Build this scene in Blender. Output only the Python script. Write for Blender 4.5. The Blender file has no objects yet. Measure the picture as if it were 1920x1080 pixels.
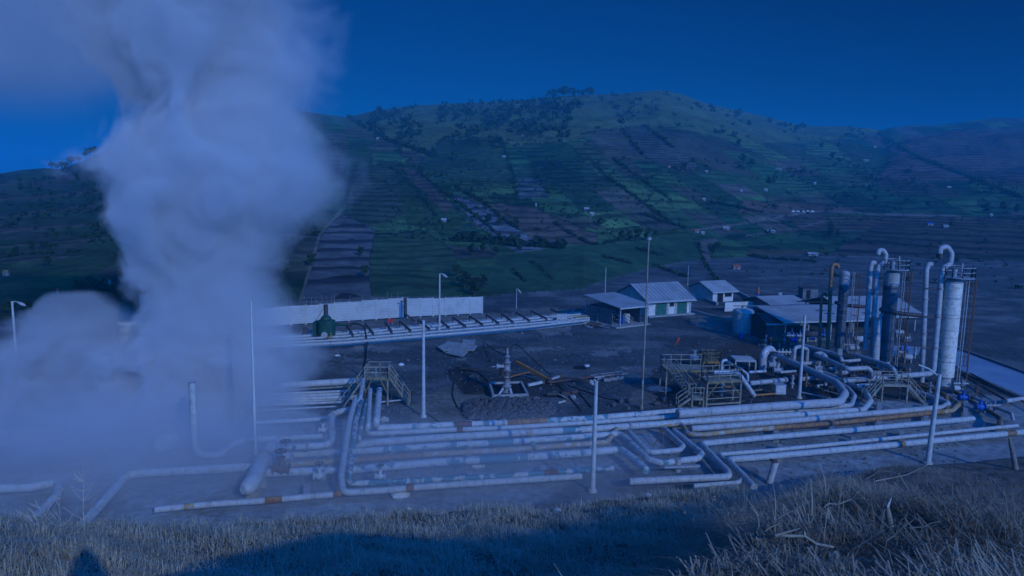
import bpy, math, random
import numpy as np
from mathutils import Vector, Matrix
random.seed(7); rng = np.random.default_rng(11)
R = math.radians
S = bpy.context.scene
COL = S.collection
# ------------------------------------------------------------------ camera geometry
F = 1371.0; HC = 21.0; PITCH = math.atan(190/F); ROLL = R(1.0)
_f = Vector((0, math.cos(PITCH), -math.sin(PITCH)))
_r0 = Vector((1, 0, 0)); _u0 = Vector((0, math.sin(PITCH), math.cos(PITCH)))
_r = _r0*math.cos(ROLL) + _u0*math.sin(ROLL)
_u = _u0*math.cos(ROLL) - _r0*math.sin(ROLL)
CAM = Vector((0, 0, HC))
def ray(px, py): return _f*F + _r*(px-960) + _u*(540-py)
def W(px, py, z=0.0):
    d = ray(px, py); return CAM + d*((z-HC)/d.z)
def P(px, py, depth):
    return CAM + ray(px, py)*(depth/F)
def proj(p):
    v = Vector(p)-CAM; dz = v.dot(_f)
    return 960+F*v.dot(_r)/dz, 540-F*v.dot(_u)/dz
def dep(p): return (Vector(p)-CAM).dot(_f)
def topz(p, py):
    lo, hi = -5.0, 80.0
    for _ in range(40):
        m = (lo+hi)/2
        if proj((p[0], p[1], m))[1] > py: lo = m
        else: hi = m
    return (lo+hi)/2
AS = ray(160, 1040).normalized()           # direction the sunlight travels
SUN = -AS
# ------------------------------------------------------------------ numpy noise
def vnoise(x, y, seed=0):
    xi = np.floor(x).astype(np.int64); yi = np.floor(y).astype(np.int64)
    fx = x-xi; fy = y-yi; fx = fx*fx*(3-2*fx); fy = fy*fy*(3-2*fy)
    def h(a, b):
        n = (a*374761393 + b*668265263 + seed*1442695) & 0x7fffffff
        n = ((n ^ (n >> 13))*1274126177) & 0x7fffffff
        return ((n ^ (n >> 16)) & 0xffff)/65535.0
    return (h(xi, yi)*(1-fx)+h(xi+1, yi)*fx)*(1-fy)+(h(xi, yi+1)*(1-fx)+h(xi+1, yi+1)*fx)*fy
def fbm(x, y, seed=0, o=4):
    s = 0; a = .5; t = 0
    for i in range(o):
        s = s+a*vnoise(x*2**i, y*2**i, seed+i*17); t += a; a *= .5
    return s/t
def sm(a, b, x):
    t = np.clip((x-a)/(b-a), 0, 1); return t*t*(3-2*t)
# ------------------------------------------------------------------ terrain
SKY = [(-2500,340),(-900,345),(-200,340),(0,325),(40,318),(80,315),(110,317),(150,303),(185,288),(215,268),(240,252),(300,226),(380,204),(470,196),(560,207),(620,216),(652,220),(700,208),(760,200),
       (850,194),(950,189),(1050,180),(1110,178),(1160,176),(1200,172),(1235,170),(1270,177),(1320,194),(1400,212),(1460,226),(1500,236),(1560,236),
       (1600,238),(1648,244),(1665,239),(1700,235),(1750,235),(1800,230),(1850,225),(1920,221),(2300,215),(3200,260),(6000,330)]
SKX = np.array([a for a, b in SKY], float); SKYY = np.array([b for a, b in SKY], float)
def skyh(px, rr):
    "terrain height at distance rr (horizontal) so that it shows at the skyline"
    py = np.interp(px, SKX, SKYY)
    out = []
    for a, b, r_ in np.broadcast(px, py, rr):
        d = ray(a, b); out.append(HC + d.z/math.hypot(d.x, d.y)*r_)
    return np.array(out)
AZT = np.radians(np.linspace(-75, 75, 1201))
PXT = np.array([proj((math.sin(a)*500, math.cos(a)*500, 40))[0] for a in AZT])
RBT = np.interp(PXT, [-400,0,240,500,900,1100,1300,1500,1920,2600], [95,100,120,128,135,150,220,260,280,280])
RRT = np.interp(PXT, [-400,0,240,500,700,1000,1300,1500,1645,1660,1920,2600], [700,640,620,760,850,900,950,1150,1300,1350,1500,1500])
ZRT = skyh(PXT, RRT)
def hill_h(x, y):
    r = np.hypot(x, y); az = np.arctan2(x, y)
    rb = np.interp(az, AZT, RBT); rr = np.interp(az, AZT, RRT); zr = np.interp(az, AZT, ZRT)
    t = (r-rb)/(rr-rb); tc = np.clip(t, 0, 1)
    g = .72*tc**1.05 + .28*sm(0, 1, tc)
    z = zr*g
    rel = (fbm(x/90, y/90, 3)-.5)*.22 + (fbm(x/28+y/60, y/40, 9)-.5)*.06
    env = np.sin(np.pi*np.clip(tc, 0, 1))**.8
    z = z + zr*rel*env*np.clip((np.abs(az) < 1.3), 0, 1)
    z = z - np.clip(t-1, 0, 3)*zr*.8
    z = z + (fbm(x/9, y/9, 5)-.5)*sm(rb, rb+120, r)*1.5*(1-sm(.9,1.0,tc))
    return np.where(t > 0, np.maximum(z, -3-0*z), 0)
# receiver (shoulder of the bank)
SHX = [-3000,-800,0,200,300,400,500,700,900,1000,1100,1200,1300,1400,1450,1520]
SHY = [1000,1000,1009,1007,1001,993,985,969,957,955,950,936,925,912,908,905]
def rec_h(x, y):
    r = np.hypot(x, y); az = np.arctan2(x, y)
    px = 960+F*np.tan(np.clip(az, -1.35, 1.35))*1.03
    ys = np.interp(px, SHX, SHY)
    rs = np.interp(px, [-800,0,400,900,1300,1500],[20,19.5,20.5,22.5,27,32])
    # height of the shoulder
    vx = F*np.tan(np.clip(az, -1.35, 1.35))
    dy = (ys-540-(vx*math.sin(ROLL)*0))/F
    sy = np.sin(math.pi/2*0+PITCH); tanel = (np.cos(PITCH)*dy+sy)/(np.cos(PITCH)-dy*sy)  # per unit forward
    zs = HC - tanel*rs*np.maximum(np.cos(az), .76) - rs*np.clip(np.sin(az), -.65, .65)*math.sin(ROLL)
    zs = np.maximum(zs, .3)
    k = 1-sm(1440, 1560, px)               # shoulder dies out to the right
    z = np.where(r < rs, zs + (rs-r)*.30, zs - (r-rs)*1.0 + np.clip(2-(r-rs),0,2)*0)
    z = z*k
    z = z + (fbm(x/2.2, y/2.2, 21)-.5)*.9*k*sm(3, 8, r)*np.clip(z,0,1)
    return np.where(np.abs(az) < 1.5, np.maximum(z, 0), 0)
def rec_pt(px, py):
    d = ray(px, py); hd = math.hypot(d.x, d.y)
    rs = np.arange(2, 80, .05); X = d.x/hd*rs; Y = d.y/hd*rs; Z = HC+d.z/hd*rs
    k = np.argmax(Z <= rec_h(X, Y)); return Vector((X[k], Y[k], Z[k]))
EDX = [700,1000,1130,1300,1420,1500,1560,1640,1720,1800,1920,2300]; EDY = [1240,1140,1080,1010,965,932,905,878,855,838,815,770]
BND = [(-300,1260),(40,1225),(160,1205),(215,1082),(300,1062),(400,1045),(500,1015),(580,998),(650,991),(700,996),(760,1012),(840,1030),(920,1020),(1000,1005),(1100,990),(1160,975),(1240,965),(1300,952),
       (1345,935),(1400,918),(1450,904),(1500,895),(1570,884),(1640,880),(1800,868)]
PL = [(-60,-8),(-25,-4),(-6,.8),(-2.5,1.4),(-1,1.8),(-.1,2.2),(.85,2.9),(1.8,4.4),(2.6,5.8),(3.45,6.6),(3.5,7.8),(3.3,8.9),(3.3,10.3),(3.7,12),(4.6,14),(6.3,16.8),(9.2,21.5),(13,29),(20.6,43.5),(24.5,47.3),(28.3,51),(36,55),(60,62),(140,70)]
def _solve(b):
    acc = 0
    for (ax, ay), (cx, cy) in zip(PL[:-1], PL[1:]):
        dx, dy = cx-ax, cy-ay; L = math.hypot(dx, dy); det = -SUN.x*dy+dx*SUN.y; rx, ry = ax-b.x, ay-b.y
        t = (-rx*dy+dx*ry)/det; u = (SUN.x*ry-SUN.y*rx)/det
        if 0 <= u <= 1 and t > 0: return acc+u*L, b.z+t*SUN.z
        acc += L
ss = []; LIM = []
_h = math.hypot(SUN.x, SUN.y); SHX_, SHY_, TEL = SUN.x/_h, SUN.y/_h, SUN.z/_h
for bx, by in BND:
    b_ = rec_pt(bx, by); q = _solve(b_); w_ = b_.x*SHX_+b_.y*SHY_
    if bx > 160: LIM.append((-b_.x*SHY_+b_.y*SHX_, b_.z-w_*TEL, w_))
    if q: ss.append(q)
arc = np.concatenate([[0], np.cumsum([math.hypot(c[0]-a[0], c[1]-a[1]) for a, c in zip(PL[:-1], PL[1:])])])
ss = [(0, 13), (arc[1], 16.0), (arc[2], 18.7), (arc[3], 19.2)]+sorted(q for q in ss if q[0] > arc[3])+[(arc[-3], .3), (arc[-2], .2), (arc[-1], .2)]
SS = np.array(ss); SS = SS[np.argsort(SS[:, 0])]
CR = []
for s0 in np.unique(np.concatenate([arc, SS[:, 0]])):
    CR.append((float(np.interp(s0, arc, [p[0] for p in PL])), float(np.interp(s0, arc, [p[1] for p in PL])), float(np.interp(s0, SS[:, 0], SS[:, 1]))))
CR = [c for i, c in enumerate(CR) if i == 0 or math.hypot(c[0]-CR[i-1][0], c[1]-CR[i-1][1]) > .15]
LIM = np.array(sorted(LIM)); CRN = np.array(CR); CU = np.array(sorted((-c[0]*SHY_+c[1]*SHX_, c[0]*SHX_+c[1]*SHY_, c[2]) for c in CR))
_g = np.arange(-60, 160, .1); _w = np.interp(_g, CU[:,0], CU[:,1]); _z = np.interp(_g, CU[:,0], CU[:,2])
def gsm(v, sg):
    k = np.exp(-.5*(np.arange(-40, 41)*.1/sg)**2); k /= k.sum(); return np.convolve(np.pad(v, 40, 'edge'), k, 'valid')
CU = np.stack([_g, gsm(_w, .5), np.minimum(_z, gsm(_z, .7))-.02-.12*np.clip(1-np.abs(_g-4)/2.6, 0, 1)**.5], 1)
print('CREST', [(round(a,1), round(b,1), round(c,1)) for a, b, c in CR])
_us = np.concatenate([np.arange(-60, -8, 8), np.arange(-8, 5, .6), np.arange(5, 9, .12), np.arange(9, 62, 1.5), np.array([80, 120, 155])])
NP_ = np.stack([_us, np.interp(_us, CU[:,0], CU[:,1]), np.interp(_us, CU[:,0], CU[:,2])], 1)
def near_crest(u, w):
    bd = np.full(u.shape, 1e9); bz = np.zeros(u.shape)
    for a, b in zip(NP_[:-1], NP_[1:]):
        dx, dy = b[0]-a[0], b[1]-a[1]; t = np.clip(((u-a[0])*dx+(w-a[1])*dy)/(dx*dx+dy*dy), 0, 1)
        d = np.hypot(u-a[0]-t*dx, w-a[1]-t*dy); m = d < bd; bd = np.where(m, d, bd); bz = np.where(m, a[2]+t*(b[2]-a[2]), bz)
    return bd, bz
def bank_h(x, y):
    rough = (fbm(x/1.1, y/1.1, 31)-.5); big = (fbm(x/4.5, y/4.5, 33)-.5)
    w = x*SHX_+y*SHY_; u = -x*SHY_+y*SHX_
    wc = np.interp(u, CU[:,0], CU[:,1]); zc = np.interp(u, CU[:,0], CU[:,2]); d = w-wc
    zc2 = np.interp(u-.6, CU[:,0], CU[:,2])
    inside = np.minimum(19.3+.15*rough, zc+.12*d+(rough*.4+big*.5)*np.clip(d/2.5, .08, 1))
    out = d < 0; z = inside.copy(); o_ = out & (x*x+y*y < 7800)
    bd, bz = near_crest(u[o_], w[o_]); z[out] = 0; z[o_] = np.maximum(bz-1.1*bd-.15*np.clip(bd, 0, 1)+(rough[o_]*.25+big[o_]*.3)*np.clip(bd/1.5, 0, 1), 0)
    return z, out
def height(x, y):
    x = np.asarray(x, float); y = np.asarray(y, float)
    r = np.hypot(x, y); hb, out = bank_h(x, y); rc = rec_h(x, y)
    near = np.where(out, np.maximum(hb, rc), np.maximum(hb, 0))
    pad = (fbm(x/5, y/5, 77)-.5)*.06*np.clip(np.abs(r-85)/4, 0, 1)
    far = hill_h(x, y)
    return np.where(r < 85, np.where((near <= 0.02), pad, near), np.where(far <= 0, pad, far))
def T(px, py, rmin=60, rmax=1700):
    d = ray(px, py); hd = math.hypot(d.x, d.y)
    rs = np.geomspace(rmin, rmax, 1500); X = d.x/hd*rs; Y = d.y/hd*rs
    Z = HC+d.z/hd*rs; H = height(X, Y); m = Z <= H
    if not m.any(): return None
    k = int(np.argmax(m)); return Vector((X[k], Y[k], H[k]))
def ground_z(x, y): return float(height(np.array([x]), np.array([y]))[0])
# ------------------------------------------------------------------ materials
def lin(c): return tuple(c)+(1.0,)
class NT:
    def __init__(s, name):
        s.m = bpy.data.materials.new(name); s.m.use_nodes = True; s.t = s.m.node_tree; s.t.nodes.clear()
        s.out = s.n('ShaderNodeOutputMaterial')
    def n(s, typ, **k):
        o = s.t.nodes.new(typ)
        for a, b in k.items(): setattr(o, a, b)
        return o
    def l(s, a, b): s.t.links.new(a, b)
    def math(s, op, a, b=None, clamp=False):
        o = s.n('ShaderNodeMath', operation=op, use_clamp=clamp)
        for i, v in enumerate((a, b)):
            if v is None: continue
            if isinstance(v, (int, float)): o.inputs[i].default_value = v
            else: s.l(v, o.inputs[i])
        return o.outputs[0]
    def mix(s, f, a, b, mode='MIX'):
        o = s.n('ShaderNodeMix', data_type='RGBA', blend_type=mode)
        for i, v in ((0, f), (6, a), (7, b)):
            if isinstance(v, (int, float)): o.inputs[i].default_value = v
            elif isinstance(v, tuple): o.inputs[i].default_value = lin(v)
            else: s.l(v, o.inputs[i])
        return o.outputs[2]
    def noise(s, scale, detail=4, vec=None, rough=.55, dist=0):
        o = s.n('ShaderNodeTexNoise'); o.inputs['Scale'].default_value = scale; o.inputs['Detail'].default_value = detail
        o.inputs['Roughness'].default_value = rough; o.inputs['Distortion'].default_value = dist
        s.l(vec if vec else s.pos(), o.inputs['Vector']); return o.outputs[0]
    def pos(s):
        if not hasattr(s, '_p'): s._p = s.n('ShaderNodeNewGeometry').outputs['Position']
        return s._p
    def ramp(s, v, lo, hi):
        o = s.n('ShaderNodeMapRange', interpolation_type='SMOOTHSTEP'); s.l(v, o.inputs[0])
        o.inputs[1].default_value = lo; o.inputs[2].default_value = hi; return o.outputs[0]
    def attr(s, name, out='Fac'):
        o = s.n('ShaderNodeAttribute', attribute_name=name); return o.outputs[out]
    def pbr(s, col, rough=.7, metal=0, bump=None, bs=.3, bd=.05, spec=.3):
        p = s.n('ShaderNodeBsdfPrincipled')
        if isinstance(col, tuple): p.inputs['Base Color'].default_value = lin(col)
        else: s.l(col, p.inputs['Base Color'])
        if isinstance(rough, (int, float)): p.inputs['Roughness'].default_value = rough
        else: s.l(rough, p.inputs['Roughness'])
        p.inputs['Metallic'].default_value = metal; p.inputs['Specular IOR Level'].default_value = spec
        if bump is not None:
            b = s.n('ShaderNodeBump'); b.inputs['Strength'].default_value = bs; b.inputs['Distance'].default_value = bd
            s.l(bump, b.inputs['Height']); s.l(b.outputs[0], p.inputs['Normal'])
        s.l(p.outputs[0], s.out.inputs['Surface']); return s.m
M = {}
def plain(name, c, c2=None, rough=.7, metal=0, scale=2.5, spec=.3, bs=.2, lo=.4, hi=.65):
    n = NT(name); c2 = c2 or tuple(v*.6 for v in c)
    f = n.ramp(n.noise(scale, 5), lo, hi); g = n.noise(scale*9, 3)
    col = n.mix(n.math('MULTIPLY', f, .8), c, c2)
    col = n.mix(.18, col, n.mix(g, (0.2,0.2,0.2), (1,1,1)), 'MULTIPLY')
    M[name] = n.pbr(col, rough, metal, g, bs, .03, spec); return M[name]
def pipe_mat(name, base, patch, thr, rust=.0, seam=1.5, scale=1.1, rough=.6, spec=.35):
    n = NT(name); al = n.attr('along')
    a = n.noise(scale, 6, rough=.65, dist=.3); m = n.ramp(a, thr, thr+.02)
    col = n.mix(m, base, patch)
    st = n.noise(2.7, 5, rough=.7); col = n.mix(n.math('MULTIPLY', n.ramp(st, .45, .7), .6), col, (.22,.2,.18))
    if rust:
        rn = n.noise(1.9, 6, rough=.7); col = n.mix(n.ramp(rn, 1-rust, 1-rust+.05), col, (.24,.10,.045))
    fr = n.math('FRACT', n.math('DIVIDE', al, seam)); sl = n.math('LESS_THAN', fr, .035)
    col = n.mix(n.math('MULTIPLY', sl, .4), col, (.12,.12,.12))
    M[name] = n.pbr(col, rough, 0, n.math('ADD', n.math('MULTIPLY', sl, -1), m), .5, .03, spec)
pipe_mat('pipe_white', (.45,.455,.445), (.5,.5,.48), .55, seam=1.6)
pipe_mat('pipe_clean', (.43,.42,.415), (.38,.37,.36), .55, seam=3.1)
pipe_mat('pipe_peel_some', (.5,.5,.49), (.05,.22,.27), .56, .22, seam=1.3)
pipe_mat('pipe_peel_lots', (.5,.5,.49), (.045,.2,.25), .47, .25, seam=1.3)
pipe_mat('pipe_teal', (.045,.2,.25), (.5,.5,.5), .62, .2, seam=1.3)
pipe_mat('pipe_rust', (.36,.17,.06), (.22,.1,.045), .5, seam=2.5, scale=3)
pipe_mat('pipe_rustgrey', (.42,.26,.12), (.45,.42,.38), .52, .35, seam=2.5, scale=1.5)
pipe_mat('pipe_darkred', (.2,.07,.05), (.1,.05,.04), .5, seam=1.5, scale=3)
pipe_mat('pipe_silver', (.6,.6,.62), (.45,.45,.47), .5, seam=.8, scale=3, rough=.35, spec=.8)
pipe_mat('tower_cream', (.8,.72,.6), (.72,.64,.53), .52, .04, seam=2.2, scale=.8)
pipe_mat('tower_grey_shade', (.14,.15,.17), (.08,.09,.1), .5, .2, seam=2.2, scale=.8)  # dark grey; on the middle tower it puts cast shade into the colour
plain('concrete', (.42,.41,.38), (.27,.26,.24), .9)
plain('concrete_pale', (.55,.54,.5), (.4,.39,.36), .9)
plain('concrete_dark', (.2,.2,.19), (.12,.12,.11), .9)
plain('white_paint', (.6,.6,.58), (.45,.44,.41), .6)
plain('wall_white', (.7,.69,.64), (.55,.53,.48), .85, scale=1)
plain('wall_grey', (.2,.2,.2), (.12,.12,.12), .9)
plain('yellow_paint', (.3,.24,.1), (.18,.14,.08), .6)
plain('hut_wall', (.36,.35,.33), (.25,.24,.22), .9)
plain('cream_rail', (.36,.33,.26), (.22,.17,.11), .6)
plain('orange_paint', (.5,.2,.05), (.28,.13,.06), .6)
plain('green_paint', (.02,.1,.07), (.015,.05,.04), .5)
plain('green_door', (.03,.16,.12), (.02,.1,.08), .6)
plain('dark_steel', (.06,.06,.065), (.12,.07,.05), .6)
plain('rust_steel', (.2,.1,.06), (.1,.06,.045), .8)
plain('grey_steel', (.32,.32,.33), (.2,.18,.17), .5)
plain('galv', (.45,.45,.45), (.33,.33,.33), .5, 0, 4)
plain('blue_paint', (.03,.14,.5), (.02,.1,.32), .5)
plain('red_paint', (.6,.05,.035), (.4,.04,.03), .6)
plain('pink_paint', (.65,.2,.28), (.5,.15,.2), .6)
plain('red_tile', (.5,.12,.06), (.35,.09,.05), .8)
plain('black_rubber', (.02,.02,.022), (.03,.03,.03), .6)
plain('wood', (.2,.15,.1), (.1,.075,.05), .9)
plain('bark', (.3,.26,.2), (.16,.13,.1), .9, scale=6)
plain('white_bark', (.62,.58,.5), (.4,.36,.3), .9, scale=6)
plain('dark_bark', (.08,.06,.045), (.05,.04,.03), .9)
plain('rock', (.13,.12,.115), (.07,.065,.06), .95, scale=3)
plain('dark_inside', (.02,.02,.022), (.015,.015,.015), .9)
plain('plastic', (.7,.7,.68), (.6,.6,.6), .4)
plain('skin', (.45,.26,.17), (.4,.22,.14), .6)
plain('cloth', (.05,.06,.09), (.035,.04,.06), .9)
def corr(name, c, c2):
    n = NT(name); w = n.n('ShaderNodeTexWave'); w.inputs['Scale'].default_value = 2.2; n.l(n.pos(), w.inputs['Vector'])
    st = n.ramp(n.noise(.35, 6, rough=.65), .42, .7); fine = n.noise(6, 4)
    col = n.mix(n.math('MULTIPLY', st, .8), c, c2); col = n.mix(.2, col, n.mix(fine, (.3,.3,.3), (1,1,1)), 'MULTIPLY')
    M[name] = n.pbr(col, .55, 0, w.outputs[1], .5, .06, .4)
corr('roof_grey', (.42,.43,.44), (.27,.27,.27)); corr('roof_white', (.46,.45,.44), (.3,.28,.26))
def panel_mat():
    n = NT('wall_panel'); sep = n.n('ShaderNodeSeparateXYZ'); n.l(n.pos(), sep.inputs[0])
    fr = n.math('FRACT', n.math('DIVIDE', sep.outputs[2], .42)); g = n.math('LESS_THAN', fr, .09)
    st = n.noise(.6, 6, rough=.7)
    col = n.mix(n.math('MULTIPLY', n.ramp(st, .45, .7), .6), (.5,.5,.49), (.36,.34,.32)); col = n.mix(n.math('MULTIPLY', g, .45), col, (.2,.2,.2))
    M['wall_panel'] = n.pbr(col, .9, 0, g, .6, -.04)
panel_mat()
def foliage(name, a, b, c):
    n = NT(name); f = n.noise(.9, 3); oi = n.n('ShaderNodeObjectInfo').outputs['Random']
    col = n.mix(n.ramp(f, .35, .65), a, b); col = n.mix(n.math('MULTIPLY', oi, .6), col, c)
    p = n.n('ShaderNodeBsdfPrincipled'); n.l(col, p.inputs['Base Color']); p.inputs['Roughness'].default_value = .75; p.inputs['Specular IOR Level'].default_value = .15
    t = n.n('ShaderNodeBsdfTranslucent'); n.l(col, t.inputs[0]); mx = n.n('ShaderNodeMixShader'); mx.inputs[0].default_value = .25
    n.l(p.outputs[0], mx.inputs[1]); n.l(t.outputs[0], mx.inputs[2]); n.l(mx.outputs[0], n.out.inputs[0]); M[name] = n.m
foliage('leaf_dark', (.03,.055,.02), (.05,.085,.025), (.025,.045,.02))
foliage('leaf_mid', (.05,.09,.03), (.08,.12,.04), (.04,.07,.03))
foliage('leaf_olive', (.07,.09,.04), (.1,.12,.05), (.05,.07,.03))
foliage('straw', (.62,.55,.42), (.45,.4,.3), (.5,.45,.33))
foliage('straw_dark', (.46,.38,.28), (.24,.19,.14), (.4,.33,.24))
def col_attr_mat(name, bump_scale, terr=False, grain=.35):
    n = NT(name); c = n.attr('Col', 'Color')
    a = n.noise(bump_scale, 6, rough=.65); b = n.noise(bump_scale*.12, 5, rough=.6)
    col = n.mix(grain, c, n.mix(n.ramp(a, .3, .7), (.25,.25,.25), (1.5,1.5,1.5)), 'MULTIPLY')
    col = n.mix(grain*.8, col, n.mix(n.ramp(b, .3, .7), (.35,.35,.35), (1.4,1.4,1.4)), 'MULTIPLY')
    h = a
    if terr:
        sep = n.n('ShaderNodeSeparateXYZ'); n.l(n.pos(), sep.inputs[0])
        zz = n.math('ADD', n.attr('Tz'), n.math('MULTIPLY', n.noise(.03, 3), 3.0))
        per = n.attr('Period'); ph = n.math('FRACT', n.math('DIVIDE', zz, per))
        stp = n.ramp(ph, .5, .8); ta = n.attr('Terr')
        col = n.mix(n.math('MULTIPLY', stp, ta), col, n.mix(1.0, col, (.3,.28,.3), 'MULTIPLY'))
        h = n.math('ADD', n.math('MULTIPLY', a, .6), n.math('MULTIPLY', ph, ta))
    M[name] = n.pbr(col, .95, 0, h, .5, 1.2 if terr else .08, .1)
col_attr_mat('hill_soil', .25, True, .5); col_attr_mat('pad_soil', 1.6, False, .42); col_attr_mat('bank_soil', 5.0, False, .6)
# ------------------------------------------------------------------ object helpers
ORG = {}
def tag(o, label=None, cat=None, group=None, kind=None):
    if label: o['label'] = label
    if cat: o['category'] = cat
    if group: o['group'] = group
    if kind: o['kind'] = kind
    return o
def thing(name, loc, label, cat, group=None):
    o = bpy.data.objects.new(name, None); o.empty_display_size = .3; COL.objects.link(o); o.location = loc; ORG[o.name] = Vector(loc)
    return tag(o, label, cat, group)
class MB:
    def __init__(s): s.v = []; s.f = []; s.sm = []; s.al = []
    def add(s, vs, fs, smooth=False, al=None):
        b = len(s.v); s.v += [tuple(v) for v in vs]; s.f += [tuple(i+b for i in f) for f in fs]; s.sm += [smooth]*len(fs)
        s.al += (al if al is not None else [0.0]*len(vs)); return s
    def box(s, c, size, rz=0, ax=None, bev=0):
        c = Vector(c); h = [v/2 for v in size]
        if ax is None: X = Vector((math.cos(rz), math.sin(rz), 0)); Y = Vector((-math.sin(rz), math.cos(rz), 0)); Z = Vector((0, 0, 1))
        else: X, Y, Z = ax
        vs = [c+X*(sx*h[0])+Y*(sy*h[1])+Z*(sz*h[2]) for sx in (-1, 1) for sy in (-1, 1) for sz in (-1, 1)]
        return s.add(vs, [(0,1,3,2),(4,6,7,5),(0,4,5,1),(2,3,7,6),(0,2,6,4),(1,5,7,3)])
    def bar(s, a, b, w, h=None, up=Vector((0,0,1))):
        a = Vector(a); b = Vector(b); d = b-a; L = d.length; X = d.normalized()
        if abs(X.dot(up)) > .98: up = Vector((0, 1, 0))
        Y = up.cross(X).normalized(); Z = X.cross(Y)
        return s.box((a+b)/2, (L, w, h or w), ax=(X, Y, Z))
    def tube(s, pts, r, seg=12, cap=True, taper=None):
        pts = [Vector(p) for p in pts]; n = len(pts)
        rad = r if isinstance(r, (list, tuple)) else [r]*n
        tan = []
        for i in range(n):
            a = pts[max(0, i-1)]; b = pts[min(n-1, i+1)]; tan.append((b-a).normalized())
        up = Vector((0, 0, 1)) if abs(tan[0].z) < .9 else Vector((1, 0, 0))
        N = (up-tan[0]*up.dot(tan[0])).normalized(); vs = []; al = []; d = 0
        for i in range(n):
            if i:
                d += (pts[i]-pts[i-1]).length
                q = tan[i-1].rotation_difference(tan[i]); N = q @ N; N = (N-tan[i]*N.dot(tan[i])).normalized()
            B = tan[i].cross(N)
            for k in range(seg):
                a = 2*math.pi*k/seg; vs.append(pts[i]+(N*math.cos(a)+B*math.sin(a))*rad[i]); al.append(d)
        fs = [(i*seg+k, i*seg+(k+1) % seg, (i+1)*seg+(k+1) % seg, (i+1)*seg+k) for i in range(n-1) for k in range(seg)]
        s.add(vs, fs, True, al)
        if cap:
            for i, fl in ((0, True), (n-1, False)):
                idx = list(range(seg)); ring = [vs[i*seg+k] for k in idx]
                s.add(ring, [tuple(reversed(idx)) if fl else tuple(idx)], False, [al[i*seg]+.6]*seg)
        return s
    def cyl(s, base, r, h, seg=20, r2=None, dome=0):
        b = Vector(base); pts = [b, b+Vector((0, 0, h))]; rr = [r, r2 if r2 is not None else r]
        if dome:
            for k in range(1, 5):
                a = k/4*math.pi/2; pts.append(b+Vector((0, 0, h+dome*math.sin(a)))); rr.append(max(.02, r*math.cos(a)))
        return s.tube(pts, rr, seg)
    def lathe(s, base, prof, seg=18, axis=None):
        return s.tube([Vector(base)+(axis or Vector((0,0,1)))*z for r, z in prof], [r for r, z in prof], seg)
    def quad(s, a, b, c, d, th=0):
        vs = [Vector(p) for p in (a, b, c, d)]
        if not th: return s.add(vs, [(0,1,2,3)])
        n = (vs[1]-vs[0]).cross(vs[3]-vs[0]).normalized()*th
        vs += [v-n for v in vs]
        return s.add(vs, [(0,1,2,3),(7,6,5,4),(0,4,5,1),(1,5,6,2),(2,6,7,3),(3,7,4,0)])
    def build(s, name, mat, parent=None, label=None):
        me = bpy.data.meshes.new(name); off = ORG[parent.name] if parent else Vector((0, 0, 0))
        me.from_pydata([(v[0]-off.x, v[1]-off.y, v[2]-off.z) for v in s.v], [], s.f)
        me.polygons.foreach_set('use_smooth', s.sm)
        a = me.attributes.new('along', 'FLOAT', 'POINT'); a.data.foreach_set('value', s.al)
        me.materials.append(M[mat] if isinstance(mat, str) else mat); me.update()
        o = bpy.data.objects.new(name, me); COL.objects.link(o)
        if parent: o.parent = parent; ORG[o.name] = off
        else: ORG[o.name] = Vector((0, 0, 0))
        if label: o['label'] = label
        return o
def copy_tree(o, loc=None, label=None, rz=None, scale=None, parent=None):
    c = o.copy(); COL.objects.link(c)
    if parent: c.parent = parent
    if loc is not None: c.location = loc; ORG[c.name] = Vector(loc)
    if rz is not None: c.rotation_euler = (0, 0, rz)
    if scale is not None: c.scale = scale if hasattr(scale, '__len__') else (scale,)*3
    if label: c['label'] = label
    for ch in list(o.children): copy_tree(ch, parent=c)
    return c
def npmesh(name, V, Fq, mat, col=None, smooth=False, extra=None):
    me = bpy.data.meshes.new(name); nv = len(V); nf = len(Fq); k = Fq.shape[1]
    me.vertices.add(nv); me.vertices.foreach_set('co', np.ascontiguousarray(V, dtype=np.float32).ravel())
    me.loops.add(nf*k); me.loops.foreach_set('vertex_index', np.ascontiguousarray(Fq, dtype=np.int32).ravel())
    me.polygons.add(nf); me.polygons.foreach_set('loop_start', np.arange(0, nf*k, k, dtype=np.int32))
    me.polygons.foreach_set('use_smooth', np.full(nf, smooth)); me.update(calc_edges=True)
    if col is not None:
        a = me.color_attributes.new('Col', 'FLOAT_COLOR', 'POINT')
        a.data.foreach_set('color', np.concatenate([col, np.ones((nv, 1))], 1).astype(np.float32).ravel())
    for kk, vv in (extra or {}).items():
        a = me.attributes.new(kk, 'FLOAT', 'POINT'); a.data.foreach_set('value', np.asarray(vv, np.float32))
    me.materials.append(M[mat] if isinstance(mat, str) else mat)
    o = bpy.data.objects.new(name, me); COL.objects.link(o); ORG[o.name] = Vector((0, 0, 0)); return o
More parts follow.
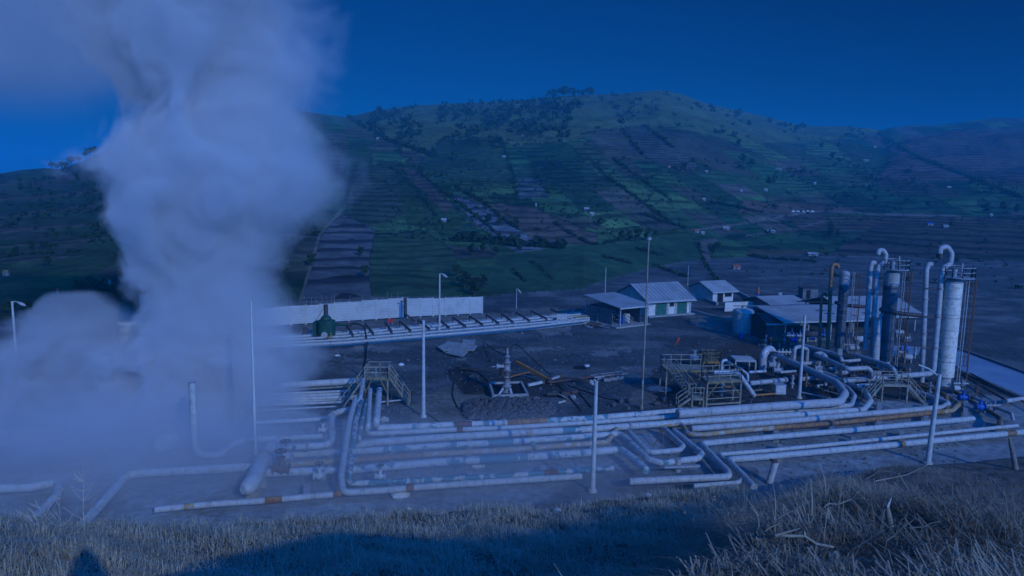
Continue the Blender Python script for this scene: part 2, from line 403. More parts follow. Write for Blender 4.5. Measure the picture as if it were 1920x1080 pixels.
# ------------------------------------------------------------------ ground sheet: pad, bank and hills
azA = np.concatenate([np.linspace(-180, -62, 60, endpoint=False), np.linspace(-62, -38, 90, endpoint=False), np.linspace(-38, 38, 1150, endpoint=False), np.linspace(38, 62, 90, endpoint=False), np.linspace(62, 180, 60)])
azA = np.radians(azA)
azN = np.radians(np.concatenate([np.linspace(-180, -50, 60, endpoint=False), np.linspace(-50, 50, 620, endpoint=False), np.linspace(50, 180, 60)]))
rF = np.concatenate([np.geomspace(85, 1700, 340), np.array([1900, 2400, 3200])]); rN = np.concatenate([np.array([.01]), np.geomspace(.6, 2, 30, endpoint=False), np.geomspace(2, 60, 640, endpoint=False), np.geomspace(60, 85, 60)])
def sheet(azA, rA, tagn):
    AZ, RR = np.meshgrid(azA, rA); return np.sin(AZ)*RR, np.cos(AZ)*RR, RR
XN, YN, RN = sheet(azN, rN, 0); XF, YF, RF_ = sheet(azA, rF, 1); shN, shF = XN.shape, XF.shape
X = np.concatenate([XN.ravel(), XF.ravel()]); Y = np.concatenate([YN.ravel(), YF.ravel()]); RR = np.concatenate([RN.ravel(), RF_.ravel()])
Z = height(X, Y)
def projn(X, Y, Z):
    vx, vy, vz = X, Y, Z-HC
    d = np.maximum(vx*_f.x+vy*_f.y+vz*_f.z, .1)
    return 960+F*(vx*_r.x+vy*_r.y+vz*_r.z)/d, 540-F*(vx*_u.x+vy*_u.y+vz*_u.z)/d
PXm, PYm = projn(X, Y, Z)
def inpoly(px, py, poly):
    c = np.zeros(px.shape, bool); n = len(poly); j = n-1
    for i in range(n):
        xi, yi = poly[i]; xj, yj = poly[j]
        if yi != yj: c ^= ((yi > py) != (yj > py)) & (px < (xj-xi)*(py-yi)/(yj-yi)+xi)
        j = i
    return c
# --- colours of the fields
warp = (fbm(X/120, Y/120, 41)-.5)*60
U = (PXm - (PYm-250)*np.interp(PXm, [0,500,900,1200,1500,1920],[-1.2,-.2,.55,1.1,1.6,2.2])+warp)
fw = (fbm(X/14, Y/14, 47)-.5)*2
U = U+fw*6
cellU = np.floor(U/47+.35*np.sin(U/90)); VV = PYm+(fbm(X/60, Y/60, 43)-.5)*25
hU = vnoise(cellU*7.3, cellU*3.1, 5); cellV = np.floor(VV/(18+hU*34)+hU*9)
def hsh(a, b, s): return vnoise(a*13.7+.5, b*9.1+.5, s)
h1 = np.mod(hsh(cellU, cellV, 51)*7.7, 1); h2 = np.mod(hsh(cellU, cellV, 52)*9.1, 1); h3 = np.mod(hsh(cellU, cellV, 53)*8.3, 1)
pal = np.array([(.04,.11,.04),(.065,.14,.05),(.035,.08,.035),(.08,.15,.055),(.085,.09,.055),(.06,.095,.045),(.12,.11,.08),(.05,.11,.045)])
idx = np.clip((h1*8).astype(int), 0, 7)
C = pal[idx]*(.75+.5*h2)[..., None]
Tr = .45+.5*h3; Per = 1.6+2.2*h2; Tz = Z+RR*.02
def patch(poly, col, tr=None, per=None, mixk=1.0, lo=80):
    m = inpoly(PXm+warp*.25+fw*7, PYm+warp*.1+fw*4, poly) & (RR > lo)
    C[m] = C[m]*(1-mixk)+np.array(col)*mixk
    if tr is not None: Tr[m] = tr
    if per is not None: Per[m] = per
scrubm = inpoly(PXm+warp*.2, PYm+warp*.2, [(560,150),(653,235),(720,262),(810,300),(900,280),(1080,262),(1250,235),(1400,270),(1560,262),(1650,250),(1650,120),(560,120)]) & (RR > 300)
C[scrubm] = np.array((.1,.13,.05)); Tr[scrubm] = 0
patch([(-400,250),(250,250),(250,600),(-400,600)], (.055,.07,.035), .3, 2.5, .6)
for k in range(9):
    yy = 340+k*28; patch([(-300,yy+34),(250,yy-22+k*2),(250,yy-12),(-300,yy+44)], (.12,.085,.06), .4, 1.2, .75)
patch([(40,520),(110,500),(200,520),(230,560),(60,575)], (.05,.1,.03), .2, 1.5)
patch([(560,560),(600,430),(640,400),(700,430),(690,520),(700,580),(560,590)], (.13,.125,.12), .95, 1.5)
patch([(640,330),(740,300),(760,400),(650,440)], (.07,.09,.05), .7, 1.6)
patch([(690,580),(690,440),(790,430),(850,470),(870,580)], (.055,.1,.045), .5, .9)
patch([(735,306),(775,310),(870,410),(850,440),(760,420)], (.045,.085,.03), .4, 1.6)
patch([(745,312),(785,320),(850,385),(835,400)], (.13,.1,.075), .8, 1.6)
patch([(850,350),(900,378),(1000,388),(1120,440),(1120,460),(1010,455),(930,400)], (.13,.1,.075), .6, 1.6)
patch([(845,362),(905,385),(1030,470),(970,475),(880,410)], (.16,.175,.185), .95, 2.0)
patch([(965,335),(1020,335),(1030,370),(970,372)], (.09,.12,.11), .95, 1.9)
patch([(820,262),(940,262),(965,350),(870,340),(780,312)], (.045,.085,.035), .8, 1.2)
patch([(1100,245),(1165,240),(1230,300),(1140,300)], (.1,.1,.07), .8, 1.1)
patch([(1165,240),(1215,240),(1320,300),(1290,330),(1205,292)], (.09,.095,.075), .95, 1.6)
patch([(1220,240),(1300,250),(1420,330),(1340,320)], (.08,.08,.05), .5, 1.5)
patch([(930,480),(1060,462),(1290,440),(1350,530),(1330,580),(1130,585),(1050,580),(900,545)], (.045,.1,.045), .15, 3)
patch([(470,600),(480,540),(560,545),(690,575),(905,545),(1135,560),(1135,600),(900,600)], (.06,.1,.045), .3, 1.6, 1, 110)
patch([(560,560),(600,430),(640,400),(700,430),(690,520),(700,580),(560,590)], (.13,.125,.12), .95, 1.5)
patch([(1640,340),(1700,262),(1780,243),(2300,225),(2300,380),(1800,338)], (.11,.08,.065), .98, 1.9)
patch([(1400,505),(1560,470),(1640,430),(2300,430),(2300,500),(1560,560)], (.085,.07,.05), .9, 1.7)
patch([(1480,408),(1560,405),(2200,410),(2200,430),(1500,432)], (.1,.08,.05), .9, 1.2)
patch([(1400,465),(1550,470),(1540,505),(1400,520)], (.1,.08,.04), .3, 1)
patch([(1810,478),(2300,478),(2300,560),(1800,560)], (.055,.07,.035), .8, .9)
patch([(1395,375),(1640,390),(1560,402),(1380,400)], (.13,.09,.06), .4, .6)
patch([(1790,580),(2400,640),(2400,760),(1920,705),(1800,655)], (.07,.05,.045), 0, 1, 1, 60)
# dirt tracks
def track(pts, w, col):
    for (a, b), (c, d) in zip(pts[:-1], pts[1:]):
        dx, dy = c-a, d-b; t = np.clip(((PXm-a)*dx+(PYm-b)*dy)/(dx*dx+dy*dy), 0, 1)
        q = np.hypot(PXm-a-t*dx, (PYm-b-t*dy)*1.6); m = (q < w) & (RR > 110)
        C[m] = col; Tr[m] = 0
track([(1365,545),(1352,520),(1325,480),(1318,455),(1340,452)], 7, (.17,.15,.12))
track([(1290,432),(1330,428),(1420,415),(1500,400),(1550,395),(1640,402),(1800,405)], 2.5, (.2,.17,.14))
track([(1545,415),(1500,428),(1400,442)], 2.5, (.17,.14,.11))
track([(700,255),(760,275),(820,295)], 3, (.02,.025,.015)); track([(560,575),(600,440),(640,395)], 3, (.2,.17,.12))
track([(1645,250),(1717,295),(1815,332),(1915,372)], 3, (.02,.03,.015)); track([(820,263),(1000,262),(1180,238),(1300,236)], 2, (.03,.035,.02))
padm = (RR <= 128) | (Z < .15)
# --- pad colours
Cp = np.zeros(C.shape); n1 = fbm(X/6, Y/3.2, 61); n2 = fbm(X/1.5, Y/1.2, 62); n3 = fbm(X/16, Y/9, 63)
dark = np.array((.095,.1,.098)); midc = np.array((.17,.17,.16)); pale = np.array((.32,.325,.315))
Cp[:] = dark; Cp += (midc-dark)*sm(.45, .7, n1)[..., None]
Cp *= (.7+.6*n3)[..., None]*(.85+.3*fbm(X/.6, Y/.5, 64))[..., None]
def ppatch(poly, col, k=1.0, soft=14, lo=0):
    m = inpoly(PXm+(n1-.5)*50, PYm+(n1-.5)*18+(n2-.5)*10, poly); kk = k*m
    Cp[:] = Cp*(1-kk[..., None])+np.array(col)*kk[..., None]*(.75+.5*n2[..., None])
ppatch([(-600,780),(480,760),(700,790),(870,790),(1060,800),(1180,770),(1300,765),(1600,760),(1800,735),(2400,820),(2400,1100),(-600,1100)], pale, .9)
ppatch([(1000,950),(1100,880),(1420,880),(1400,990),(1000,990)], dark, .6)
ppatch([(745,770),(870,715),(1000,790),(1030,800),(800,800)], (.2,.175,.135), .9)
ppatch([(560,520),(905,585),(1100,575),(1100,595),(880,632),(640,640),(470,660),(440,600)], (.22,.2,.17), .8)
ppatch([(1000,612),(1060,610),(1070,622),(1020,630)], (.36,.34,.3), .8)
ppatch([(1280,590),(1390,600),(1420,640),(1300,610)], (.3,.28,.25), .6)
ppatch([(1180,730),(1280,700),(1290,760),(1200,765)], (.22,.19,.16), .6)
ppatch([(900,655),(1040,640),(1180,650),(1000,672)], (.15,.14,.125), .8)
for (a, b, w, h) in [(555,640,60,6),(640,672,50,5),(690,690,40,4),(700,655,40,4),(860,672,20,4),(1000,655,80,4),(1130,660,60,3),(1170,655,30,3),(1180,690,25,5),(690,655,50,4)]:
    ppatch([(a-w,b),(a,b-h),(a+w,b),(a,b+h)], (.3,.28,.25), .7)
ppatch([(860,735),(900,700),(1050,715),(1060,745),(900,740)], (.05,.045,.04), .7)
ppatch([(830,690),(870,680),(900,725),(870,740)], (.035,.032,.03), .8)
ppatch([(1230,700),(1290,660),(1420,640),(1500,660),(1640,700),(1750,740),(1600,750),(1300,765),(1230,760)], (.075,.06,.05), .8)
ppatch([(-200,830),(60,835),(150,860),(140,885),(-200,895)], (.1,.1,.1), .8)
ppatch([(960,590),(1110,585),(1150,650),(1000,640)], dark, .3)
bare = fbm(X/1.3, Y/1.3, 71)
Cb = np.array((.22,.18,.14))*(.4+bare[..., None]) 
isbank = (RR < 85) & (Z > .12)
C[padm] = Cp[padm]; C[isbank] = Cb[isbank]
Tr = np.where(padm, 0, Tr)
V = np.stack([X, Y, Z], -1).reshape(-1, 3); CC = C.reshape(-1, 3)
def faces(sh, off):
    ii, jj = np.meshgrid(np.arange(sh[0]-1), np.arange(sh[1]-1), indexing='ij'); nc = sh[1]
    return np.stack([ii*nc+jj, (ii+1)*nc+jj, (ii+1)*nc+jj+1, ii*nc+jj+1], -1).reshape(-1, 4)[:, ::-1]+off
Fq = np.concatenate([faces(shN, 0), faces(shF, shN[0]*shN[1])])
fm_b = isbank[Fq].any(1); fm_h = (~padm)[Fq].all(1) & ~fm_b
def sub(name, fm, mat, label):
    f = Fq[fm]; u, inv = np.unique(f, return_inverse=True)
    o = npmesh(name, V[u], inv.reshape(f.shape), mat, CC[u], True, {'Terr': Tr.reshape(-1)[u], 'Period': Per.reshape(-1)[u], 'Tz': Tz.reshape(-1)[u]})
    tag(o, label, None, None, 'structure'); return o
sub('hills', fm_h, 'hill_soil', 'terraced green farmland hills rising behind the plant')
sub('ground', ~fm_h & ~fm_b, 'pad_soil', 'dark bare soil yard of the plant')
sub('hillside', fm_b, 'bank_soil', 'dry grassy bank in the foreground')
# ------------------------------------------------------------------ vegetation
def quads(cent, size, n_per, flat=.8, aspect=1.0):
    N = len(cent); c = np.repeat(cent, n_per, 0); s = np.repeat(size, n_per)
    d = rng.normal(size=(N*n_per, 3)); d /= np.linalg.norm(d, axis=1)[:, None]; d *= (rng.random(N*n_per)**.45)[:, None]
    d[:, 2] = d[:, 2]*flat; p = c+d*s[:, None]
    a = rng.normal(size=p.shape); a /= np.linalg.norm(a, axis=1)[:, None]; b = np.cross(a, rng.normal(size=p.shape)); b /= np.linalg.norm(b, axis=1)[:, None]
    q = (s*(.18+.2*rng.random(len(s))))[:, None]*(14/n_per)**.4
    V = np.stack([p-a*q-b*q*aspect, p+a*q-b*q*aspect, p+a*q*.7+b*q*aspect, p-a*q*.7+b*q*aspect], 1).reshape(-1, 3)
    return V, np.arange(len(V)).reshape(-1, 4)
# scrub over the hilltop
cent = []; size = []
def scatter(poly, n, smin, smax, dens=None, lo=200):
    xs = [a for a, b in poly]; ys = [b for a, b in poly]; k = 0
    while k < n:
        a = random.uniform(min(xs), max(xs)); b = random.uniform(min(ys), max(ys)); k += 1
        if not inpoly(np.array([a]), np.array([b]), poly)[0]: continue
        if fbm(np.array([a/45.]), np.array([b/22.]), 8)[0] < (dens or 0): continue
        p = T(a, b, lo)
        if p is None: continue
        s = random.uniform(smin, smax)*dep(p)/F*(.6+random.random()**2); cent.append((p.x, p.y, p.z+s*.55)); size.append(s)
scatter([(653,222),(720,258),(810,296),(850,300),(930,280),(1080,262),(1100,200),(1050,184),(950,192),(850,198),(760,203),(700,211)], 1500, 3, 7, .40)
scatter([(1100,262),(1250,235),(1400,265),(1560,262),(1648,262),(1600,240),(1500,238),(1400,216),(1320,198),(1235,174),(1110,182)], 900, 2.5, 5, .50)
scatter([(640,219),(1110,178),(1235,172),(1320,195),(1500,236),(1640,243),(1640,248),(1500,240),(1320,201),(1235,177),(1110,183),(640,224)], 500, 3, 5, .3)
scatter([(0,330),(110,322),(185,292),(240,262),(250,480),(0,560)], 900, 3, 7, .50)
scatter([(480,400),(600,380),(590,430),(560,560),(490,560)], 260, 5, 10, .3)
scatter([(1250,300),(1640,300),(1920,345),(1920,400),(1500,400),(1300,370)], 1000, 2.2, 5, .46)
scatter([(700,300),(1250,300),(1350,400),(1200,440),(760,440)], 1100, 1.8, 3.6, .44)
scatter([(845,470),(900,455),(1000,470),(1060,520),(1060,565),(900,560),(860,520)], 330, 5, 10, .35)
scatter([(1380,400),(1920,405),(1920,570),(1560,560),(1400,520)], 300, 2.5, 5, .45)
scatter([(700,300),(840,320),(850,470),(700,440)], 260, 2, 4.5, .45)
scatter([(845,575),(905,500),(930,540),(1050,560),(1060,580),(960,575),(900,590)], 160, 6, 11, .3)
V_, F_ = quads(np.array(cent), np.array(size), 16)
o = npmesh('scrub', V_, F_, 'leaf_dark'); tag(o, 'dark scrub and bushes scattered over the upper hillsides', 'scrub', None, 'stuff')
# hedgerows
HED = [([(653,221),(700,250),(760,275),(818,291)], 'dark hedge running down from the left end of the hill crest'),
 ([(938,262),(950,290),(962,330),(969,369)], 'dark hedge down the middle green terraces by a small shed'),
 ([(998,312),(1010,335),(1029,365)], 'short dark hedge beside the pale striped terraces'),
 ([(1163,242),(1180,262),(1205,291)], 'short hedge high up, left of the pale terraced field'),
 ([(1212,240),(1240,262),(1262,278)], 'short hedge high up, right of the pale terraced field'),
 ([(1103,298),(1140,335),(1190,370),(1260,421)], 'long hedge slanting down below the hilltop field'),
 ([(1149,298),(1200,335),(1260,379)], 'hedge slanting beside the right-hand green terraces'),
 ([(783,319),(815,350),(846,372),(892,407),(940,445),(980,471)], 'long hedge along the white plastic covered field'),
 ([(853,351),(880,366),(906,379),(940,410),(973,432)], 'hedge between the white covered field and the brown field'),
 ([(1001,443),(1015,452),(1029,464)], 'stub of hedge below the brown field'),
 ([(751,326),(785,360),(818,407)], 'thin hedge on the left green strip near the steam'),
 ([(1645,252),(1717,295),(1815,332),(1915,372)], 'long hedge under the brown terraced hill on the right'),
 ([(1200,402),(1240,415),(1286,430)], 'hedge ending near the red roofed hut'),
 ([(1040,420),(1080,445),(1110,460),(1180,450)], 'hedge below the wide brown slope'),
 ([(1330,380),(1380,390),(1430,400)], 'short hedge above the dirt road'),
 ([(1310,455),(1318,490),(1345,530)], 'leafy hedge along the left of the farm track'),
 ([(1552,410),(1562,430),(1545,450)], 'thick hedge at the bend of the lane'),
 ([(958,505),(972,518),(986,530)], 'short dark hedge on the green field above the panel wall'),
 ([(990,490),(1010,500),(1035,525)], 'ragged hedge across the green field near the gully'),
 ([(1130,482),(1160,490),(1185,496)], 'low hedge on the green field left of the tall mast'),
 ([(1228,498),(1262,512),(1290,520)], 'low hedge on the green field right of the tall mast'),
 ([(1190,466),(1240,480)], 'faint hedge at the top of the green field'),
 ([(1400,480),(1450,487),(1530,492)], 'low hedge between the brown fields')]
for pts, lab in HED:
    cs = []; sz = []
    for (a, b), (c, d) in zip(pts[:-1], pts[1:]):
        L = math.hypot(c-a, d-b); n = int(L/2.2)+1
        for k in range(n):
            t = (k+random.random())/n
            if random.random() < .12: continue
            p = T(a+(c-a)*t+random.uniform(-1.5, 1.5), b+(d-b)*t+random.uniform(-1, 1))
            if p is None: continue
            s = random.uniform(2.2, 6.0)*dep(p)/F; cs.append((p.x, p.y, p.z+s*.5)); sz.append(s)
    V_, F_ = quads(np.array(cs), np.array(sz), 14); o = npmesh('hedge', V_, F_, 'leaf_dark'); tag(o, lab, 'hedge', 'hedges between the hillside fields')
# trees: a few kinds, copied
def make_tree(kind, seed):
    random.seed(seed); t = MB(); h = 1.0; tips = []
    if kind == 'umbrella':
        t.tube([(0,0,-.03),(.02,0,.4),(.0,.02,.75),(.01,0,.88)], [.045,.035,.025,.012], 6)
        for k in range(6):
            a = k*1.05+random.random(); z0 = .5+.05*k; e = (math.cos(a)*.25, math.sin(a)*.25, .72+.05*random.random()+.02*k); t.tube([(0,0,z0), (e[0]*.5, e[1]*.5, z0+.12), e], [.009,.006,.003], 5); tips.append(e)
        tips.append((0,0,.93)); tips.append((.05,0,.6)); cr = .19
    else:
        t.tube([(0,0,-.05),(.02,.01,.3),(-.02,0,.65),(.0,0,.85)], [.045,.035,.02,.008], 7)
        for k in range(7):
            a = k*2.4+random.random(); z0 = .22+.09*k; rr = .3*(1-.45*k/7)*(.7+.5*random.random()); e = (math.cos(a)*rr, math.sin(a)*rr, z0+.16); t.tube([(0,0,z0), (e[0]*.5,e[1]*.5,z0+.07), e], [.016,.01,.004], 5); tips.append(e)
        tips += [(0,0,.85),(.05,-.05,.6),(0,.08,.45)]; cr = .2
    ce = []; sz = []
    for e in tips:
        for _ in range(4): ce.append([e[i]+random.gauss(0, cr*.42) for i in range(3)]); sz.append(cr*random.uniform(.5, .9))
    return t, quads(np.array(ce), np.array(sz), 26, .7)
protos = {}
for kind, mat, seed in (('umbrella','leaf_olive',3),('umbrella','leaf_dark',4),('round','leaf_dark',5),('round','leaf_mid',6)):
    protos[(kind, mat)] = make_tree(kind, seed)
random.seed(99)
first = {}
def tree(px, py, hpx, key, label, group, name=None, lo=100, p=None):
    p = p or T(px, py, lo)
    if p is None: return
    h = hpx*dep(p)/F; tb, (V_, F_) = protos[key]
    if key not in first:
        tr = thing(name or 'tree', (p.x, p.y, p.z-.02*h), label, 'tree', group)
        off = ORG.pop(tr.name); ORG[tr.name] = Vector((0,0,0)); tb.build('trunk', 'dark_bark', tr)
        c = npmesh('crown', V_, F_, key[1]); c.parent = tr; first[key] = tr; tr.scale = (h,)*3; tr.rotation_euler = (0,0,random.random()*6)
    else:
        tr = copy_tree(first[key], (p.x, p.y, p.z-.02*h), label, random.random()*6, (h*random.uniform(.7,1.05), h*random.uniform(.7,1.05), h)); tr['group'] = group
        tr.name = name or 'tree'
    return tr
LT = [(97,317,13),(107,319,11),(116,318,14),(124,316,12),(134,312,17),(147,306,13),(160,299,14),(170,294,16),(178,290,14),(243,254,14)]
for i, (a, b, h) in enumerate(LT): tree(a, b+2, h*1.15, ('umbrella','leaf_olive'), 'umbrella crowned tree standing on the left ridge against the sky', 'trees along the left ridge', 'ridge_tree', 300)
RT = [(1024,181,9),(1030,181,11),(1038,181,16),(1048,180,18),(1057,180,17),(1066,180,16),(1075,179,14),(1084,179,15),(1092,179,16),(1101,178,17),(1108,178,15)]
for i, (a, b, h) in enumerate(RT): tree(a, b+3, h*random.uniform(.75,1.25), ('umbrella','leaf_dark') if i%2 else ('round','leaf_dark'), 'tall thin tree in the clump on the crest of the main hill', 'trees clumped on the hill crest', 'crest_tree', 300)
MT = [(749,288,14,'beside the hedge at the left end of the hill'),(787,288,12,'beside the hedge at the left end of the hill'),(812,293,16,'where the crest hedge meets the green terraces'),(893,415,16,'in the hedge by the white covered field'),(915,420,18,'in the hedge by the white covered field'),
 (935,425,14,'in the hedge by the white covered field'),(968,425,18,'beside the lower end of the brown field'),(905,475,20,'above the dark gully right of the white wall'),(885,480,22,'above the dark gully right of the white wall'),(930,478,16,'above the dark gully right of the white wall'),
 (870,540,30,'in the dark gully behind the concrete wall'),(890,555,34,'in the dark gully behind the concrete wall'),(855,520,24,'in the dark gully behind the concrete wall'),(905,540,24,'in the dark gully behind the concrete wall'),(1048,470,14,'on the field edge below the brown slope'),
 (1055,468,12,'on the field edge below the brown slope'),(1125,425,16,'beside the dark copse on the middle slope'),(1165,450,18,'in the dark copse above the green field'),(1180,452,20,'in the dark copse above the green field'),(1195,450,20,'in the dark copse above the green field'),(1212,452,18,'in the dark copse above the green field'),(1228,446,14,'in the dark copse above the green field'),
 (1385,275,14,'standing alone on the right shoulder of the hill'),(1392,305,16,'below the lone tree on the right shoulder'),(1410,312,14,'below the lone tree on the right shoulder'),(1540,280,12,'near the saddle of the ridge'),(1560,300,14,'near the saddle of the ridge'),(1572,278,12,'near the saddle of the ridge'),(1345,545,16,'beside the top of the farm track'),
 (1352,546,14,'beside the top of the farm track'),(1558,440,16,'at the bend of the lane'),(1570,444,14,'at the bend of the lane'),(1335,478,20,'beside the red roofed hut on the lane'),(1345,470,16,'beside the red roofed hut on the lane'),(1590,372,12,'in the scattered farm trees below the right ridge'),(1640,378,12,'in the scattered farm trees below the right ridge'),(1700,385,14,'in the scattered farm trees below the right ridge'),
 (1740,390,12,'in the scattered farm trees below the right ridge'),(1850,400,18,'in the dark copse on the far right'),(1880,398,20,'in the dark copse on the far right'),(1905,402,18,'in the dark copse on the far right'),(1630,360,12,'in the scattered farm trees below the right ridge'),(90,500,22,'on the lower slope of the left hill'),(60,470,18,'on the lower slope of the left hill'),(200,430,20,'on the slope just left of the steam'),
 (130,440,16,'on the lower slope of the left hill'),(30,480,18,'on the lower slope of the left hill'),(225,490,24,'on the slope just left of the steam'),(150,560,34,'in the shaded gully behind the steam cloud'),(190,565,40,'in the shaded gully behind the steam cloud'),(215,570,36,'in the shaded gully behind the steam cloud'),(170,545,28,'in the shaded gully behind the steam cloud'),(100,590,34,'in the shaded gully behind the steam cloud'),(50,600,36,'in the shaded gully behind the steam cloud'),(20,590,30,'in the shaded gully behind the steam cloud'),
 (575,430,22,'on the slope right of the steam plume'),(555,470,26,'on the slope right of the steam plume'),(585,500,24,'on the slope right of the steam plume'),(530,520,28,'on the slope right of the steam plume'),(676,480,16,'at the edge of the ploughed field behind the wall'),(684,520,22,'at the edge of the ploughed field behind the wall')]
for i, (a, b, h, w) in enumerate(MT):
    kd = ('round','leaf_dark') if i % 3 else ('round','leaf_mid')
    tree(a, b, h, kd, ('dark bushy tree ' if i % 3 else 'mid green bushy tree ')+w, 'hillside trees '+w, 'bushy_tree')
# ------------------------------------------------------------------ pipes
def path_pts(pts, z):
    out = []
    for p in pts:
        if p[0] == 'up': q = out[-1]; out.append(Vector((q.x, q.y, topz(q, p[1]))))
        elif p[0] == 'z': q = out[-1]; out.append(Vector((q.x, q.y, p[1])))
        else: out.append(W(p[0], p[1], p[2] if len(p) > 2 else z))
    return out
def fillet(pts, R_, n=6):
    out = [pts[0]]
    for i in range(1, len(pts)-1):
        a, b, c = pts[i-1], pts[i], pts[i+1]; u = a-b; v = c-b; lu, lv = u.length, v.length
        if lu < 1e-4 or lv < 1e-4: continue
        u /= lu; v /= lv; ang = math.acos(max(-1, min(1, u.dot(v))))
        if ang > math.pi-.12: out.append(b); continue
        d = min(R_/math.tan(ang/2), lu*.48, lv*.48); p0 = b+u*d; p1 = b+v*d
        for k in range(n+1):
            t = k/n; out.append(p0*(1-t)**2+b*2*t*(1-t)+p1*t*t)
    out.append(pts[-1]); return out
def long_split(pts, step=6):
    out = [pts[0]]
    for a, b in zip(pts[:-1], pts[1:]):
        n = max(1, int((b-a).length/step))
        for k in range(1, n+1): out.append(a.lerp(b, k/n))
    return out
def pipe(label, mat, w, pts, z=None, sleeves=(), name='steam_pipe', group='insulated pipes of the plant', fr=1.8, seg=14, flanges=0, cap=True):
    q = path_pts(pts, 1.0); r = w*dep(q[0])/F/2
    if z is None: z = .5+r
    q = path_pts(pts, z); r = w*sum(dep(p) for p in q)/len(q)/F/2
    fp = fillet(q, r*fr+.15); base = Vector((q[0].x, q[0].y, 0))
    lp = long_split(fp)
    if not sleeves and not flanges:
        o = MB().tube(lp, r, seg, cap).build(name, mat); return tag(o, label, 'pipe', group)
    t = thing(name, base, label, 'pipe', group); MB().tube(lp, r, seg, cap).build('pipe_body', mat, t)
    fine = long_split(fp, .5); pr = [proj(p)[0] for p in fine]
    for (a, b, m) in sleeves:
        seg_ = [p for p, x in zip(fine, pr) if a <= x <= b]
        if len(seg_) > 1: MB().tube([seg_[0], *seg_[1:]], r*1.035, seg).build('sleeve', m, t)
    if flanges:
        acc = 0; last = 0
        for a, b in zip(fine[:-1], fine[1:]):
            acc += (b-a).length
            if acc-last > flanges and (b-a).length > .05:
                last = acc; d = (b-a).normalized(); c = a.lerp(b, .5); MB().tube([c-d*.09, c+d*.09], r*1.35, seg).build('flange', 'grey_steel', t)
    return t
G1 = 'pipes of the long front pipe run'
pipe('long white pipe at the back of the front run, teal and rust patches mid-way', 'pipe_peel_some', 12, [(711,731,2.2),(706,790,1.6),(703,803),(840,797),(950,793),(1100,785),(1270,771),(1290,770)], sleeves=[(843,895,'pipe_darkred'),(898,928,'pipe_teal'),(944,1028,'pipe_rust'),(1030,1110,'pipe_peel_lots')], group=G1, flanges=19)
pipe('white pipe bending up to the left platform, second from the back', 'pipe_white', 9, [(694,731,2.2),(690,800,1.6),(686,814),(820,807),(950,802),(1110,792),(1280,780)], sleeves=[(853,873,'pipe_darkred')], group=G1)
pipe('thick white pipe ending in a big elbow by the lone pole on the right', 'pipe_clean', 15, [(1270,776),(1440,763),(1574,754),(1584,738),(1568,718),(1500,687),(1447,663)], z=1.5, group=G1, fr=2.6)
pipe('thin white pipe tucked under the thick elbowed pipe', 'pipe_clean', 9, [(1300,787),(1440,775),(1596,760),(1602,742),(1590,728),(1560,712)], z=.8, group=G1, fr=2.4)
pipe('white pipe with second large elbow, passing left of the step-over stairs', 'pipe_white', 12, [(664,835),(700,830),(820,821),(950,813),(1100,805),(1289,791),(1440,782),(1618,769),(1632,752),(1622,733),(1572,711),(1545,700)], sleeves=[(975,1008,'pipe_rustgrey'),(1045,1095,'pipe_peel_lots')], group=G1, fr=2.6, flanges=23)
pipe('white pipe with a long teal patch ending at the nested loops', 'pipe_peel_some', 12, [(503,858),(594,850),(680,846),(820,836),(950,829),(1100,818),(1163,813),(1178,826),(1216,862),(1240,868),(1308,860),(1316,850),(1264,808)], sleeves=[(546,562,'pipe_teal'),(708,782,'pipe_peel_lots'),(842,866,'pipe_teal'),(905,962,'pipe_teal'),(972,985,'pipe_teal')], group=G1)
pipe('white pipe starting beside the orange bend and ending behind the step-over stairs', 'pipe_clean', 11, [(1295,804),(1440,793),(1600,778),(1768,764),(1778,756),(1722,736)], group=G1, fr=2.2)
pipe('long orange rusty pipe jogging upward in the middle of the run', 'pipe_rustgrey', 9, [(536,872),(660,863),(820,851),(950,844),(1100,832),(1138,829),(1157,802),(1235,797),(1278,795),(1290,814),(1320,815),(1383,808),(1580,792),(1785,770),(1798,758),(1788,749),(1750,731),(1680,710),(1632,688)], sleeves=[(660,800,'pipe_rust'),(1450,1780,'pipe_rust')], group=G1, fr=1.6)
pipe('white pipe with the long solid teal section in the middle of the run', 'pipe_peel_some', 15, [(492,887),(658,881),(820,867),(950,860),(1100,849),(1163,842),(1185,858),(1212,882)], sleeves=[(845,878,'pipe_peel_lots'),(895,998,'pipe_teal')], group=G1)
pipe('small inner loop of pipe in front of the orange bend', 'pipe_white', 10, [(1179,810),(1216,849),(1274,844),(1281,836),(1245,803)], group=G1)
pipe('white pipe bending toward the viewer right of the nested loops', 'pipe_white', 12, [(1825,785),(1580,808),(1440,820),(1314,832),(1365,885),(1367,894),(1257,899),(1180,903)], group=G1)
pipe('narrow white pipe above the rust banded one at lower right', 'pipe_white', 8, [(1908,798),(1735,815),(1580,831),(1440,845),(1348,852),(1394,895),(1384,905),(1300,911)], group=G1)
pipe('front white pipe banded with rust sleeves at lower right', 'pipe_white', 12, [(1960,806),(1920,810),(1665,835),(1440,856),(1364,862),(1414,914)], sleeves=[(1464,1480,'pipe_darkred'),(1588,1602,'pipe_rustgrey'),(1677,1700,'pipe_rust'),(1772,1782,'pipe_rust'),(1856,1866,'pipe_rust'),(1884,1905,'pipe_rust')], group=G1)
pipe('white and teal pipe just behind the frontmost one at the left', 'pipe_peel_lots', 10, [(678,750,2.4),(667,791,2.2),(655,896,1.2),(656,907),(820,899),(950,892),(1100,881),(1150,878)], sleeves=[(1015,1050,'pipe_darkred')], group=G1)
pipe('frontmost white pipe of the run with short rust sleeves', 'pipe_white', 12, [(667,747,2.4),(655,791,2.2),(640,893,1.2),(643,924),(700,921),(820,911),(950,902),(1090,893)], sleeves=[(757,786,'pipe_rust'),(918,932,'pipe_rustgrey')], group=G1)
